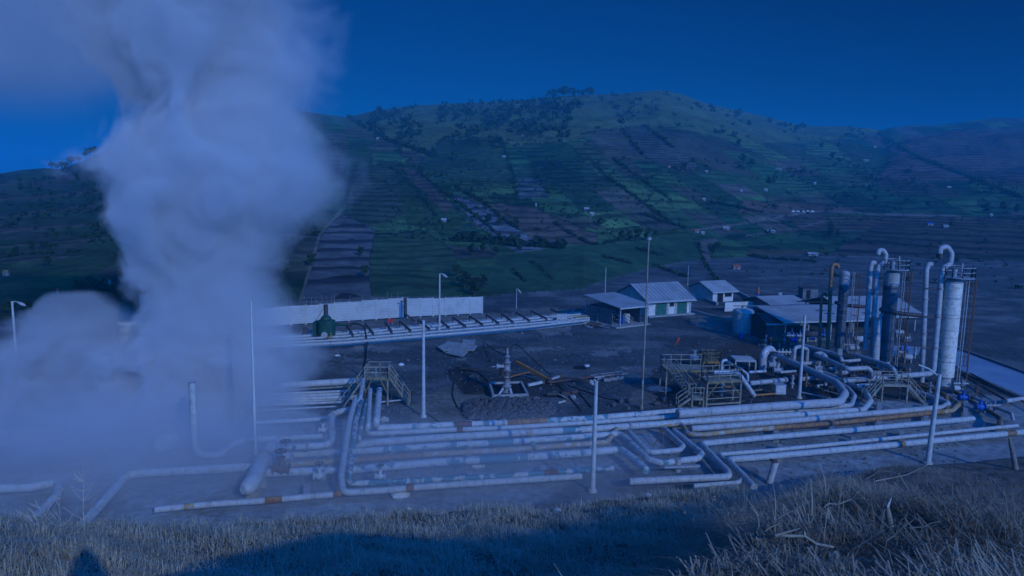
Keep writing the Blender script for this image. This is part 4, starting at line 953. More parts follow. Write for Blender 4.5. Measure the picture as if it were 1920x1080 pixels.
pipe('thin white pipe crossing beside the stair foot', 'pipe_white', 3, [(1540,730,.3),(1600,748,.3)], group=G4)
pipe('thin dark pipe on the dirt behind the stairs', 'dark_steel', 3, [(1600,733,.3),(1660,750,.3)], group=G4)
# arched silencer
p0 = W(1429,694,0); p1 = W(1448,690,0); t = thing('arched_silencer', p0, 'arched silver double pipe standing near the shed shadow', 'pipe arch'); zt = topz(p0, 655)
for k, (dx, r_) in enumerate(((0,.42),(.9,.2),(1.15,.16))):
    a = p0+Vector((dx*.35, dx*.2, 0)); b = p1+Vector((dx*.3, dx*.2, 0)); h = zt-(.3 if k else 0)
    pts = [a, a+Vector((0,0,h*.6))]+[(a+b)/2+Vector(((a.x-b.x)/2*math.cos(q), (a.y-b.y)/2*math.cos(q), h*.6+h*.38*math.sin(q))) for q in np.linspace(.3, math.pi-.3, 8)]+[b+Vector((0,0,h*.6)), b+Vector((0,0,.3))]
    MB().tube(pts, r_, 12).build('arch_pipe', 'pipe_silver', t)
p = W(1463,748,0); t = thing('electrical_box', p, 'white electrical box on short legs', 'electrical box'); s = dep(p)/F
MB().box((p.x,p.y+.5,.45+9*s), (19*s, 1.0, 17*s)).build('cabinet', 'white_paint', t); MB().box((p.x,p.y+.5,.45+18*s), (20.5*s, 1.1, .06)).build('lid', 'galv', t); MB().box((p.x-2*s,p.y-.02,.45+9*s), (13*s,.03,13*s)).build('door', 'white_paint', t)
for a in (-8,8):
    for b in (.1,.9): MB().box((p.x+a*s,p.y+b,.23), (.08,.08,.46)).build('leg', 'dark_steel', t)
# ------------------------------------------------------------------ towers
def tower(px, yb, yt, w, label, mat, cap='pipe_clean', capy=None, plat=True, cage=True, skirt=True, ladder_side=1):
    p = W(px, yb, 0); s = dep(p)/F; zt = topz(p, yt); r = w*s/2; t = thing('process_tower', p, label, 'tower', 'tall process towers')
    z0 = 0
    if skirt: MB().cyl((p.x,p.y,0), r*.8, 1.0, 24, r*.72).build('skirt', 'pipe_white', t); z0 = 1.0
    MB().tube([(p.x,p.y,z) for z in np.linspace(z0, zt, 8)], r, 32).build('shell', mat, t)
    MB().cyl((p.x,p.y,zt), r, .01, 32, dome=r*.5).build('dome', cap, t)
    if capy is not None: zc = topz(p, capy); MB().cyl((p.x,p.y,zc), r*1.02, zt-zc, 32).build('upper_shell', cap, t)  # pale sleeve; on the middle tower it paints the sunlit top
    for k in range(1, 6): z = z0+(zt-z0)*k/6; MB().cyl((p.x,p.y,z), r*1.03, .08, 32).build('ring', mat, t)
    if plat:
        zz = zt+.55; m = MB().cyl((p.x+r*.5,p.y,zz), r*1.7, .08, 20); m.build('top_platform', 'galv', t)
        ring = [Vector((p.x+r*.5+math.cos(a)*r*1.65, p.y+math.sin(a)*r*1.65, zz+.08)) for a in np.linspace(0, 2*math.pi, 11)]
        railing(MB(), ring, 1.1, 2).build('guardrail', 'galv', t)
        MB().cyl((p.x,p.y,zt+.2), r*.25, 1.3, 10).cyl((p.x+r*.8,p.y,zz), .1, 1.6, 8).build('nozzle', 'galv', t)
    if cage:
        x = p.x+ladder_side*(r+.45); m = MB(); zz = zt+(.6 if plat else .2)
        for dy in (-.22,.22): m.bar((x,p.y+dy-.3,.3), (x,p.y+dy-.3,zz), .06)
        for k in range(int(zz/.35)): m.bar((x,p.y-.52,.4+k*.35),(x,p.y-.08,.4+k*.35), .03)
        m.build('ladder', 'galv', t); m = MB()
        for k in range(int(zz/1.0)):
            z = 2.3+k*1.0
            if z > zz: break
            hoop = [Vector((x+ladder_side*(.38-.38*math.cos(a)), p.y-.3+.38*math.sin(a), z)) for a in np.linspace(0, 2*math.pi, 11)]; m.tube(hoop, .025, 4)
        for a in (1.2, 2.2, 3.14, 4.0, 5.0): m.bar((x+ladder_side*(.38-.38*math.cos(a)), p.y-.3+.38*math.sin(a), 2.3), (x+ladder_side*(.38-.38*math.cos(a)), p.y-.3+.38*math.sin(a), zz), .03)
        m.build('ladder_cage', 'rust_steel', t)
        MB().bar((x+1.1*ladder_side, p.y, 0), (x+1.1*ladder_side, p.y, zz-.2), .1).build('conduit', 'rust_steel', t)
    return t, p, s, r
t3_, p3, s3, r3 = tower(1769,722,530,31,'tall cream process tower, nearest and rightmost','tower_cream')
MB().tube([P(1787,530,dep(p3)-r3-.05), P(1789,536,dep(p3)-r3-.08), P(1788,547,dep(p3)-r3-.08)], .08, 8).build('lifting_lug', 'dark_steel', t3_)
t2_, p2, s2, r2 = tower(1657,690,514,26,'middle tall tower coloured white on its sunlit top, dark where shaded','tower_grey_shade','pipe_clean',535)
t1_, p1_, s1, r1 = tower(1572,665,512,17,'smallest slim tower with pale cap caught between rusty risers','tower_grey_shade','pipe_clean',535,False)
for k in range(9): MB().cyl((p1_.x,p1_.y,3+k*.75), r1*1.12, .05, 20).build('tray_ring', 'grey_steel', t1_)
def riser(label, mat, w, pts, zb, z0px, d, group='risers and overhead pipes of the towers', fr=1.3, flg=True):
    q = [P(a, b, d) for a, b in pts]; r = w*d/F/2; fp = fillet(q, r*fr+.15, 8); t = thing('riser_pipe', (q[-1].x, q[-1].y, 0), label, 'pipe', group)
    MB().tube(long_split(fp, 2), r, 16).build('pipe_body', mat, t)
    if flg:
        for f_ in (.25,.55,.8):
            i = int(len(q)-2); a = q[i]; b = q[i+1]; c = a.lerp(b, f_); dd = (b-a).normalized(); MB().tube([c-dd*.07, c+dd*.07], r*1.3, 16).build('flange', 'grey_steel', t)
            MB().bar(c+Vector((-.7,0,0)), c+Vector((.7,.1,.03)), .07).build('bracket', 'rust_steel', t)
    return t
d3 = dep(p3)-1.2; d2 = dep(p2)-1.2; d1 = dep(p1_)-.8
_hd = W(1741,701,3.0); dh = dep(_hd)
pr_ = [P(1762,477,d3), P(1762,466,d3), P(1776,462,d3), P(1784,476,d3), P(1782,494,d3), P(1768,503,d3), P(1765,520,d3), P(1750,696,d3-.5), P(1741,701,d3-.6), P(1580,714,d3-2.0)]
r_ = 10*d3/F/2; t = thing('riser_pipe', W(1748,740,0), 'white hooked riser beside the cream tower turning into the long horizontal header', 'pipe', 'risers and overhead pipes of the towers')
MB().tube(long_split(fillet(pr_, r_*1.6, 8), 2), r_, 16).build('pipe_body', 'pipe_clean', t)
for k in (.12,.42,.75): c = pr_[6].lerp(pr_[7], k); MB().tube([c-Vector((0,0,.08)), c+Vector((0,0,.08))], r_*1.25, 16).build('flange', 'grey_steel', t); MB().bar(c+Vector((-1.6,0,0)), c+Vector((.8,0,.0)), .08).build('bracket', 'rust_steel', t)
MB().tube([P(1762,484,d3), P(1762,476,d3)], r_*1.2, 12).cyl(P(1762,486,d3), .12, .5, 8).build('relief_valve', 'dark_steel', t)
riser('white riser left of the hooked one by the cream tower', 'pipe_clean', 9, [(1748,496),(1741,495),(1737,506),(1728,724)], 0, 0, d3+.4)
riser('white hooked riser on the middle tower', 'pipe_clean', 9, [(1646,478),(1647,470),(1656,469),(1661,478),(1659,491),(1648,498),(1644,512),(1634,665)], 0, 0, d2)
riser('straight white riser left of the middle tower', 'pipe_clean', 9, [(1642,494),(1635,492),(1632,504),(1622,655)], 0, 0, d2+.3)
riser('thin bright riser in front of the middle tower shell', 'pipe_clean', 5, [(1656,590),(1651,590),(1650,600),(1645,690)], 0, 0, d2-.4, flg=False)
riser('tall rusty orange riser beside the smallest tower', 'pipe_rust', 7, [(1572,503),(1570,496),(1561,496),(1559,506),(1552,655)], 0, 0, d1)
riser('short orange riser left of the tall rusty one', 'pipe_rust', 5, [(1551,556),(1548,550),(1542,552),(1540,560),(1537,650)], 0, 0, d1+.5)
riser('dark overhead pipe from the smallest tower to the middle tower', 'dark_steel', 7, [(1566,567),(1590,573),(1622,575)], 0, 0, d1-.2, flg=False)
riser('dark overhead pipe from the middle tower to the cream tower risers', 'dark_steel', 8, [(1650,580),(1690,588),(1730,592)], 0, 0, d2-.6, flg=False)
riser('grey stack column left of the middle tower', 'pipe_white', 14, [(1646,598),(1641,675)], 0, 0, d2-.8, flg=False)
# clutter of small units in the right unit
random.seed(5)
mats_ = ['dark_steel','rust_steel','grey_steel','galv','pipe_white','blue_paint']
where = ['in front of the open shed','below the smallest tower','between the first two towers','beside the middle tower foot','behind the lone pole','near the cream tower foot']
spots = [(1430,648),(1452,650),(1470,645),(1490,640),(1505,636),(1520,640),(1535,655),(1590,655),(1600,662),(1610,648),(1585,640),(1560,676),(1690,668),(1700,680),(1715,672),(1675,700),(1700,700),(1640,712),(1655,705),(1470,672),(1478,680),(1730,735),(1742,745),(1800,728),(1795,738),(1815,752),(1830,742),(1850,775),(1700,640),(1685,632),(1665,725),(1618,700),(1560,700),(1525,718),(1485,728),(1555,738),(1575,742)]
for i, (a, b) in enumerate(spots):
    p = W(a, b, 0); s = random.uniform(.7,1.2); kd = i % 4; mt = mats_[i % 5]; dirs = ['left','right']; 
    nm = ['pump','drum_unit','valve_stand','pipe_manifold'][kd]; col = {'dark_steel':'dark','rust_steel':'rusty','grey_steel':'grey','galv':'silvery','pipe_white':'white'}[mt]
    t = thing(nm, p, '%s %s on the unit floor %s' % (col, nm.replace('_',' '), 'in front of the open shed' if a < 1525 and b < 660 else 'behind the lone pole' if a < 1545 else 'below the smallest tower' if a < 1600 else 'around the middle tower foot' if a < 1720 else 'right of the step-over stairs'), nm.replace('_',' '), 'small process equipment of the right unit')
    if kd == 0:
        MB().box((p.x,p.y,.15),(1.4*s,.7*s,.3)).build('skid','concrete_dark',t); MB().tube([(p.x-.5*s,p.y,.6*s),(p.x+.15*s,p.y,.6*s)], .28*s, 14).build('motor', mt, t); MB().tube([(p.x+.2*s,p.y,.6*s),(p.x+.5*s,p.y,.6*s)], .36*s, 14).cyl((p.x+.4*s,p.y,.6*s), .12*s, .9*s, 8).build('pump_casing', 'grey_steel', t)
    elif kd == 1:
        MB().tube([(p.x-.8*s,p.y,.9*s),(p.x-.7*s,p.y,.9*s),(p.x+.7*s,p.y,.9*s),(p.x+.8*s,p.y,.9*s)], [.2*s,.42*s,.42*s,.2*s], 16).build('drum_shell', mt, t)
        for q in (-.5,.5): MB().box((p.x+q*s,p.y,.25*s),(.15,.6*s,.55*s)).build('saddle','concrete',t)
    elif kd == 2:
        MB().cyl((p.x,p.y,0), .12*s, 1.5*s, 10).cyl((p.x,p.y,.5*s), .26*s, .1, 12).cyl((p.x,p.y,1.1*s), .26*s, .1, 12).build('stem', mt, t)
        ring = [Vector((p.x+.3*s*math.cos(q), p.y-.15, 1.6*s+.3*s*math.sin(q))) for q in np.linspace(0, 6.283, 13)]; MB().tube(ring, .035, 5).bar((p.x-.3*s,p.y-.15,1.6*s),(p.x+.3*s,p.y-.15,1.6*s), .04).build('handwheel','dark_steel',t)
    else:
        for q in range(4): MB().tube([(p.x-.6*s+.4*s*q,p.y,0),(p.x-.6*s+.4*s*q,p.y,1.0*s+.15*(q%2))], .08*s, 8).build('branch', mt, t)
        MB().tube([(p.x-1.0*s,p.y,.7*s),(p.x+1.1*s,p.y,.7*s)], .13*s, 10).build('manifold_pipe', mt, t)
# ------------------------------------------------------------------ buildings
def gable(name, p0, p1, y_eave, y_ridge, depth, label, roof='roof_grey', wall='wall_white', doors=(), over=.6, open_=False, cat='building', mono=False, yp=None, winds=()):
    a = W(*p0, 0); b = W(*p1, 0); a.z = b.z = 0; u = (b-a); L = u.length; u.normalize(); n = Vector((-u.y, u.x, 0)); n = n if n.y > 0 else -n; up = Vector((0,0,1)); rz = math.atan2(u.y, u.x)
    ze = topz(a, y_eave); rd = depth if mono else depth/2; zr = topz((a+b)/2+n*rd, y_ridge); t = thing(name, a, label, cat); th = .15
    if not open_:
        m = MB(); m.box((a+b)/2+n*th/2+up*ze/2, (L, th, ze), rz).box((a+b)/2+n*(depth-th/2)+up*ze/2, (L, th, ze if not mono else zr), rz) if not mono else m.box((a+b)/2+n*th/2+up*ze/2, (L, th, ze), rz).box((a+b)/2+n*(depth-th/2)+up*zr/2, (L, th, zr), rz)
        for e, sg in ((a, 1), (b, -1)):
            q0 = e+u*sg*.004; pts = [q0+n*.16, q0+n*(depth-.16), q0+n*(depth-.16)+up*(zr if mono else ze), q0+n*rd+up*zr, q0+n*.16+up*ze] if not mono else [q0+n*.16, q0+n*(depth-.16), q0+n*(depth-.16)+up*zr, q0+n*.16+up*ze]
            k = len(pts); vs = pts+[v+u*sg*th for v in pts]; fs = [tuple(range(k)), tuple(range(2*k-1, k-1, -1))]+[(i, (i+1)%k, k+(i+1)%k, k+i) for i in range(k)]; m.add(vs, fs)
        m.build('wall', wall, t)
    else:
        nn = max(2, int(L/3.5)+1)
        for k in range(nn):
            for dd in (0.1, depth-.1): q = a+u*(.1+(L-.2)*k/(nn-1))+n*dd; MB().box(q+up*ze/2, (.16,.16,ze), rz).build('post', 'galv', t)
        MB().box((a+b)/2+n*(depth*.9)+up*1.3, (L, .12, 2.6), rz).build('back_wall', 'wall_grey', t)
    sl = (zr-ze)/rd; e0 = ze-sl*over
    m = MB().quad(a-u*over-n*over+up*(e0+.1), b+u*over-n*over+up*(e0+.1), b+u*over+n*rd+up*(zr+.1), a-u*over+n*rd+up*(zr+.1), .09)
    if not mono: m.quad(a-u*over+n*(rd+.01)+up*(zr+.1), b+u*over+n*(rd+.01)+up*(zr+.1), b+u*over+n*(depth+over)+up*(e0+.1), a-u*over+n*(depth+over)+up*(e0+.1), .09)
    m.build('roof', roof, t)
    MB().bar(a-u*over-n*(over+.03)+up*(e0-.02), b+u*over-n*(over+.03)+up*(e0-.02), .05, .2).build('fascia', 'concrete_pale', t)
    for (f0, f1, h, m_) in doors:
        q = a+u*L*(f0+f1)/2-n*.03+up*h/2; dr_ = MB().box(q, (L*(f1-f0), .06, h), rz).build('door', m_, t); MB().box(q+u*L*(f1-f0)*.35-n*.05-up*.0, (.05,.05,.2), rz).build('handle', 'galv', dr_)
    for (f0, f1, z0, z1, m_) in winds:
        q = a+u*L*(f0+f1)/2-n*.02+up*(z0+z1)/2; w_ = MB().box(q, (L*(f1-f0), .05, z1-z0), rz).build('window', m_, t); MB().box(q-n*.04-up*((z1-z0)/2+.04), (L*(f1-f0)+.15,.1,.07), rz).build('sill', 'concrete_pale', w_)
    return t, a, b, u, n, ze, zr
_sb = gable('store_building', (1214,594),(1294,588), 563, 531, 9.0, 'white store building with grey metal roof and two green doors', doors=[(.18,.42,2.4,'green_door'),(.68,.9,2.4,'green_door')], winds=[(.5,.6,1.5,2.1,'dark_inside')])
_t, _a, _b, _u_, _n_, _ze, _zr = _sb; _rz = math.atan2(_u_.y, _u_.x); _L = (_b-_a).length
for _q in (0.01, .46, .64, .99): MB().box(_a+_u_*_L*_q-_n_*.06+Vector((0,0,_ze/2)), (.22,.12,_ze), _rz).build('pilaster', 'concrete_pale', _t)
for _q in (.18,.42,.68,.9): MB().box(_a+_u_*_L*_q-_n_*.08+Vector((0,0,1.23)), (.1,.08,2.46), _rz).build('door_frame', 'concrete_dark', _t)
MB().box((_a+_b)/2-_n_*.45+Vector((0,0,.09)), (_L+.6, .9, .18), _rz).build('step', 'concrete', _t)
MB().tube([_a-_u_*.7-_n_*.75+Vector((0,0,_ze-.35)), _b+_u_*.7-_n_*.75+Vector((0,0,_ze-.4))], .09, 8).build('gutter', 'galv', _t)
for _k in range(14): MB().bar(_a+_u_*(_L+1.2)*(_k/13)-_u_*.6-_n_*.6+Vector((0,0,_ze-.12+.14)), _a+_u_*(_L+1.2)*(_k/13)-_u_*.6+_n_*4.5+Vector((0,0,_zr+.14)), .06).build('roof_rib', 'galv', _t)
t, a, b, u, n, ze, zr = gable('porch_shed', (1162,616),(1214,610), 577, 551, 8.5, 'grey lean-to shed with open dark porch left of the store', wall='wall_grey', over=.5, mono=True, open_=True)
MB().box((a+b)/2+n*4.4+Vector((0,0,.1)), ((b-a).length+1.2, 8.6, .2), math.atan2(u.y,u.x)).build('floor_slab', 'concrete', t)
for fr_, L_ in ((0,1),): MB().box(a+u*.0+n*5.0+Vector((0,0,1.3)), (.14, 6.5, 2.4), math.atan2(u.y,u.x)).box(b+n*5.0+Vector((0,0,1.3)), (.14,6.5,2.4), math.atan2(u.y,u.x)).build('side_wall', 'wall_grey', t)
for i, (f_, m_, lab) in enumerate([(.3,'blue_paint','blue gas cylinder standing in the open porch'),(.42,'blue_paint','second blue gas cylinder in the porch, to the right'),(.55,'white_paint','white cabinet standing in the open porch')]):
    q = a+u*(b-a).length*f_+n*2.0; 
    if i < 2: tt = thing('gas_cylinder', (q.x,q.y,.2), lab, 'gas cylinder'); MB().cyl((q.x,q.y,.2), .2, 1.2, 12, dome=.15).build('bottle', m_, tt); MB().cyl((q.x,q.y,1.5), .06, .15, 8).build('valve', 'galv', tt)
    else: tt = thing('cabinet', (q.x,q.y,.2), lab, 'cabinet'); MB().box((q.x,q.y,.95), (.9,.5,1.5)).build('cabinet_body', m_, tt); MB().box((q.x,q.y-.26,.95), (.8,.03,1.4)).build('door', m_, tt)
t, a, b, u, n, ze, zr = gable('guard_hut', (1336,567),(1374,564.5), 545, 527, 6.5, 'small white guard hut with pale pitched roof', roof='roof_white', wall='wall_white', over=.7, doors=[(.22,.5,2.0,'dark_inside')], winds=[(.58,.92,.95,2.0,'dark_inside')])
a = W(1358,584,0); b = W(1416,581,0); tag(MB().bar(a+Vector((0,0,.75)), b+Vector((0,0,.75)), .2, 1.5).bar(a+Vector((0,0,1.54)), b+Vector((0,0,1.54)), .3, .08).build('boundary_wall', 'wall_white'), 'low white boundary wall behind the round water tank', 'wall')
p = W(1393,622,0); s = dep(p)/F; t = thing('water_tank', p, 'round grey water tank next to the dark shed', 'tank'); MB().tube([(p.x,p.y,0),(p.x,p.y,1),(p.x,p.y,37*s)], 20*s, 28).build('tank_shell', 'concrete_pale', t); MB().cyl((p.x,p.y,37*s), 20.8*s, .15, 28, dome=.5).build('lid', 'concrete_pale', t); MB().bar((p.x+10*s,p.y-17*s,.2),(p.x+10*s,p.y-17*s,37*s), .12).build('level_gauge', 'blue_paint', t)
gable('machine_shed', (1470,640),(1600,636), 600, 574, 12, 'wide open machine shed with pale roof and dark interior', roof='roof_white', open_=True, over=1.0, cat='shed')
gable('rear_shed', (1455,592),(1512,589), 575, 555, 9, 'smaller pale roofed shed behind the machine shed', roof='roof_white', wall='wall_grey', over=.8, cat='shed')
gable('far_shed', (1596,622),(1716,620), 590, 556, 13, 'open shed with pale roof between the towers', roof='roof_white', open_=True, over=1.0, cat='shed')
gable('left_annex', (1436,640),(1468,640), 606, 588, 6, 'dark annex on the left of the machine shed', roof='dark_steel', wall='dark_steel', over=.3, cat='shed')  # walls and roof both in dark steel colour
for i, (a_, b_) in enumerate([(1480,634),(1495,638),(1508,636),(1522,640),(1488,646),(1540,636),(1694,664)]):
    p = W(a_, b_, 0); t = thing('blue_pump', p, ['first blue pump from the left under the machine shed','blue pump under the shed, second from left','blue pump under the shed, third from left','fourth blue pump at the shed front','low blue pump in front of the shed row','blue pump at the right end of the shed','blue pump standing alone between the towers'][i], 'pump', 'blue pumps by the sheds')
    MB().box((p.x,p.y,.12),(1.3,.6,.24)).build('skid','concrete_dark',t); MB().tube([(p.x-.5,p.y,.65),(p.x+.1,p.y,.65)], .3, 12).build('motor','blue_paint',t); MB().tube([(p.x+.15,p.y,.65),(p.x+.4,p.y,.65)], .4, 12).cyl((p.x+.3,p.y,.7), .12, .8, 8).build('pump_casing','blue_paint',t)
p = W(1390,633,0); t = thing('blue_drum', p, 'small blue drum standing in the shade of the shed', 'drum'); MB().cyl(p, .28, .8, 14).cyl(p+Vector((0,0,.25)), .3, .04, 14).cyl(p+Vector((0,0,.52)), .3, .04, 14).build('drum_body','blue_paint',t); MB().cyl(p+Vector((0,0,.8)), .27, .03, 14).build('lid','galv',t)
p = W(1420,570,0); t = thing('red_stack', p, 'small red and blue flare stand beside the white boundary wall', 'stand'); MB().cyl(p, .25, 2.0, 10).build('post','blue_paint',t); MB().cyl(p+Vector((0,0,2.0)), .35, 1.2, 10, .2).build('cowl','red_tile',t)
p = W(1518,560,0); t = thing('dark_cabin', p, 'dark blue cabin behind the sheds', 'cabin'); MB().box((p.x,p.y+1,1.0),(3,2.4,2.0)).build('wall','wall_grey',t); MB().box((p.x,p.y+1,2.06),(3.3,2.7,.12)).build('roof','dark_steel',t); MB().box((p.x-.4,p.y-.22,.9),(.8,.05,1.7)).build('door','dark_inside',t)
# kerb walls near road
for (a_, b_, c_, d_, lab) in [(1296,585,1372,606,'long low concrete kerb from the store to the water tank'),(1300,556,1345,572,'low railing wall beside the guard hut'),(1384,550,1406,562,'short concrete ramp wall right of the guard hut')]:
    A_ = W(a_, b_, 0); B_ = W(c_, d_, 0); tag(MB().bar(A_+Vector((0,0,.25)), B_+Vector((0,0,.25)), .35, .5).build('kerb_wall','concrete'), lab, 'kerb wall')
# concrete blocks
for i, (a_, b_, z_, lab) in enumerate([(1037,613,0,'front left block of the concrete block stack'),(1048,612,0,'second block in the lower row of the stack'),(1058,611,0,'third block in the lower row of the stack'),(1068,610,0,'fourth block in the lower row, rust stained'),(1077,608,0,'rightmost block of the lower row'),(1030,606,0,'low dark sided block at the rear left of the stack'),(1049,601,1,'left block on top of the concrete stack'),(1059,600,1,'right block on top of the concrete stack')]):
    p = W(a_, b_, 0) if not z_ else W(a_, 611, 0)+Vector((0,.6,.85)); t = thing('concrete_block', p, lab, 'concrete block', 'stacked concrete blocks by the far pipes')
    MB().box(p+Vector((0,.45,.42)), (.78,.9,.82), random.uniform(-.04,.04)).build('block','concrete_pale',t); MB().tube([p+Vector((-.12,.45,.83)), p+Vector((-.12,.45,.92)), p+Vector((.12,.45,.92)), p+Vector((.12,.45,.83))], .02, 5).build('lifting_loop','rust_steel',t)
pipe('yellow and white pipe piece right of the concrete blocks','yellow_paint',4,[(1076,596),(1101,593)],z=.9, group='loose pipes at the far track')
for i, (a_, b_, lab, sh) in enumerate([(1075,592,'square pink sign beyond the concrete blocks',0),(1093,584,'pink triangular road sign beyond the concrete blocks',1)]):
    p = W(a_, b_, 0); zt = topz(p, 577 if not i else 573); t = thing('sign', p, lab, 'sign'); MB().bar(p, p+Vector((0,0,zt)), .07).build('post','galv',t)
    if not sh: MB().box(p+Vector((0,-.06,zt-.25)), (.6,.04,.5)).build('board','pink_paint',t)
    else: c = p+Vector((0,-.06,zt-.3)); MB().add([c+Vector((-.35,0,.3)),c+Vector((.35,0,.3)),c+Vector((0,0,-.3)),c+Vector((-.35,.03,.3)),c+Vector((.35,.03,.3)),c+Vector((0,.03,-.3))],[(0,2,1),(3,4,5),(0,1,4,3),(1,2,5,4),(2,0,3,5)]).build('board','pink_paint',t)
# dark stair gantry left of porch
c = W(1120,606,0); t, cs = platform('dark_gantry', c, (1,-.1,0), (0,1,0), 2.6, 2.0, 1.9, 'dark steel gantry with stairs left of the porch shed', 'dark_steel', 'grey_steel', (1,0,1,1), False)
stairs(t, cs[1]+Vector((0,1.0,1.9)), cs[1]+Vector((2.6,-1.2,.05)), 1.0, Vector((.4,.9,0)).normalized(), 'grey_steel')
m = MB(); p = W(1122,614,0)
t = thing('scrap_heap', p, 'heap of grey scrap sheets at the foot of the gantry', 'scrap heap'); 
for k in range(9): MB().box(p+Vector((random.uniform(-1.6,1.8), random.uniform(-.6,.6), .08+.06*k)), (random.uniform(.8,2),random.uniform(.3,.8),.05), random.random()*3).build('sheet', random.choice(['grey_steel','galv','rust_steel']), t)
p = W(1112,598,0); t = thing('parked_trailer', p, 'dark low trailer parked beyond the concrete blocks', 'trailer'); MB().box(p+Vector((0,.8,.75)), (3.6,1.5,.35)).box(p+Vector((.2,.8,1.2)), (2.6,1.3,.5)).build('body','dark_steel',t)
for a_ in (-1.1,1.1): MB().tube([p+Vector((a_,-.02,.38)), p+Vector((a_,.2,.38))], .38, 18).build('wheel','black_rubber',t)
# red pennant
p = W(1264,653,0); t = thing('red_pennant', p, 'bright red pennant on a leaning stick in the open yard', 'flag'); q = W(1272,654,0); q = Vector((q.x, p.y, topz(p,632))); MB().bar(p, q, .05).build('stick','wood',t)
MB().add([q, q+Vector((.25,.02,-.1)), p.lerp(q,.55)+Vector((.28,.05,0)), p.lerp(q,.25)+Vector((-.02,.0,0)), p.lerp(q,.5)+Vector((-.08,.04,0)), q+Vector((-.05,.1,-.4))],[(0,1,2,3),(0,3,4,5)]).build('cloth','red_paint',t)
# ------------------------------------------------------------------ wellhead and cellar
p = W(950,742,0); s = dep(p)/F; t = thing('wellhead', p, 'stack of grey wellhead valves rising from the concrete cellar', 'wellhead')
zt = topz(p, 652); m = MB(); prof = []
for k, (z, r_) in enumerate([(-.6,.3),(.3,.3),(.32,.5),(.5,.5),(.52,.28),(.9,.28),(.92,.46),(1.1,.46),(1.12,.3),(1.5,.36),(1.9,.3),(1.92,.45),(2.05,.45),(2.07,.25),(2.5,.27),(2.52,.42),(2.66,.42),(2.68,.3),(3.2,.34),(3.4,.28),(3.42,.4),(3.55,.4),(3.57,.22),(4.0,.2),(4.02,.28),(4.15,.28),(4.17,.12),(zt,.09)]): prof.append((r_, z))
m.lathe((p.x,p.y,0), prof, 16).build('valve_stack','grey_steel',t)
MB().tube([p+Vector((-1.0,-.05,3.05)), p+Vector((-.3,0,3.05))], .17, 12).tube([p+Vector((-1.05,-.05,3.05)), p+Vector((-.9,-.05,3.05))], .3, 12).tube([p+Vector((-1.5,-.05,3.0)), p+Vector((-1.0,-.05,3.05))], .06, 8).build('side_valve','galv',t)
ring = [p+Vector((.4*math.cos(q), -.42, 2.3+.4*math.sin(q))) for q in np.linspace(0, 6.283, 15)]; MB().tube(ring, .04, 5).bar(p+Vector((-.4,-.42,2.3)), p+Vector((.4,-.42,2.3)), .05).bar(p+Vector((0,-.42,1.9)), p+Vector((0,-.42,2.7)), .05).build('handwheel','rust_steel',t)
MB().tube([p+Vector((-.3,-.1,.9)), p+Vector((-.85,-.9,.25)), p+Vector((-1.0,-1.6,.15))], .12, 10).tube([p+Vector((.3,-.1,.8)), p+Vector((.5,-.9,.3)), p+Vector((.55,-1.5,.15))], .16, 10).build('side_outlet','pipe_white',t)
c0 = W(918,727,0); c1 = W(977,725,0); c2_ = W(989,749,0); c3_ = W(925,751,0)
t = thing('well_cellar', c3_, 'square concrete well cellar around the wellhead', 'well cellar')
for a_, b_ in ((c0,c1),(c1,c2_),(c2_,c3_),(c3_,c0)): MB().bar(a_+Vector((0,0,.3)), b_+Vector((0,0,.3)), .22, .6).build('rim','concrete',t)
m = MB().quad(c0+Vector((0,0,.4)), c3_+Vector((0,0,.4)), c2_+Vector((0,0,.4)), c1+Vector((0,0,.4))); m.build('pit_shade_sheet','dark_inside',t)  # near-black raised sheet paints the shade inside the pit
# rubble mound
rk = MB()
def rock_into(m, c, s):
    vs = []; fs = []
    phi = (1+5**.5)/2; base = [(-1,phi,0),(1,phi,0),(-1,-phi,0),(1,-phi,0),(0,-1,phi),(0,1,phi),(0,-1,-phi),(0,1,-phi),(phi,0,-1),(phi,0,1),(-phi,0,-1),(-phi,0,1)]
    F_ = [(0,11,5),(0,5,1),(0,1,7),(0,7,10),(0,10,11),(1,5,9),(5,11,4),(11,10,2),(10,7,6),(7,1,8),(3,9,4),(3,4,2),(3,2,6),(3,6,8),(3,8,9),(4,9,5),(2,4,11),(6,2,10),(8,6,7),(9,8,1)]
    sx = [random.uniform(.7,1.3) for _ in range(3)]
    vs = [Vector((c[0]+b[0]*s*.5*sx[0]*random.uniform(.8,1.2), c[1]+b[1]*s*.5*sx[1]*random.uniform(.8,1.2), c[2]+b[2]*s*.4*sx[2]*random.uniform(.8,1.2))) for b in base]
    m.add(vs, F_)
ctr = W(948,762,0)
for k in range(1500):
    a_ = random.uniform(870,1040); b_ = random.uniform(738,797); e = ((a_-952)/86)**2+((b_-770)/28)**2
    if e > 1 or random.random() < (.35 if e < .3 else .0): continue
    if (915 < a_ < 992 and 724 < b_ < 753): continue
    p = W(a_, b_, 0); rock_into(rk, (p.x, p.y, .1+.45*max(0, 1-e)*(1 if b_ > 750 else .4)+random.random()*.1), random.uniform(.12,.34)*(1.2 if b_ > 760 else .8))
gv = MB()
for k in range(2600):
    a_ = random.uniform(480, 1800); b_ = random.uniform(600, 905); p = W(a_, b_, 0)
    if math.hypot(p.x, p.y) > 120: continue
    rock_into(gv, (p.x, p.y, .02), random.uniform(.04, .13)*(1 if random.random() < .93 else 1.8))
tag(gv.build('gravel', 'concrete_dark'), 'loose stones and gravel strewn over the yard', 'gravel', None, 'stuff')
tag(rk.build('rubble', 'rock'), 'mound of dark broken rock around the well cellar', 'rubble', None, 'stuff')
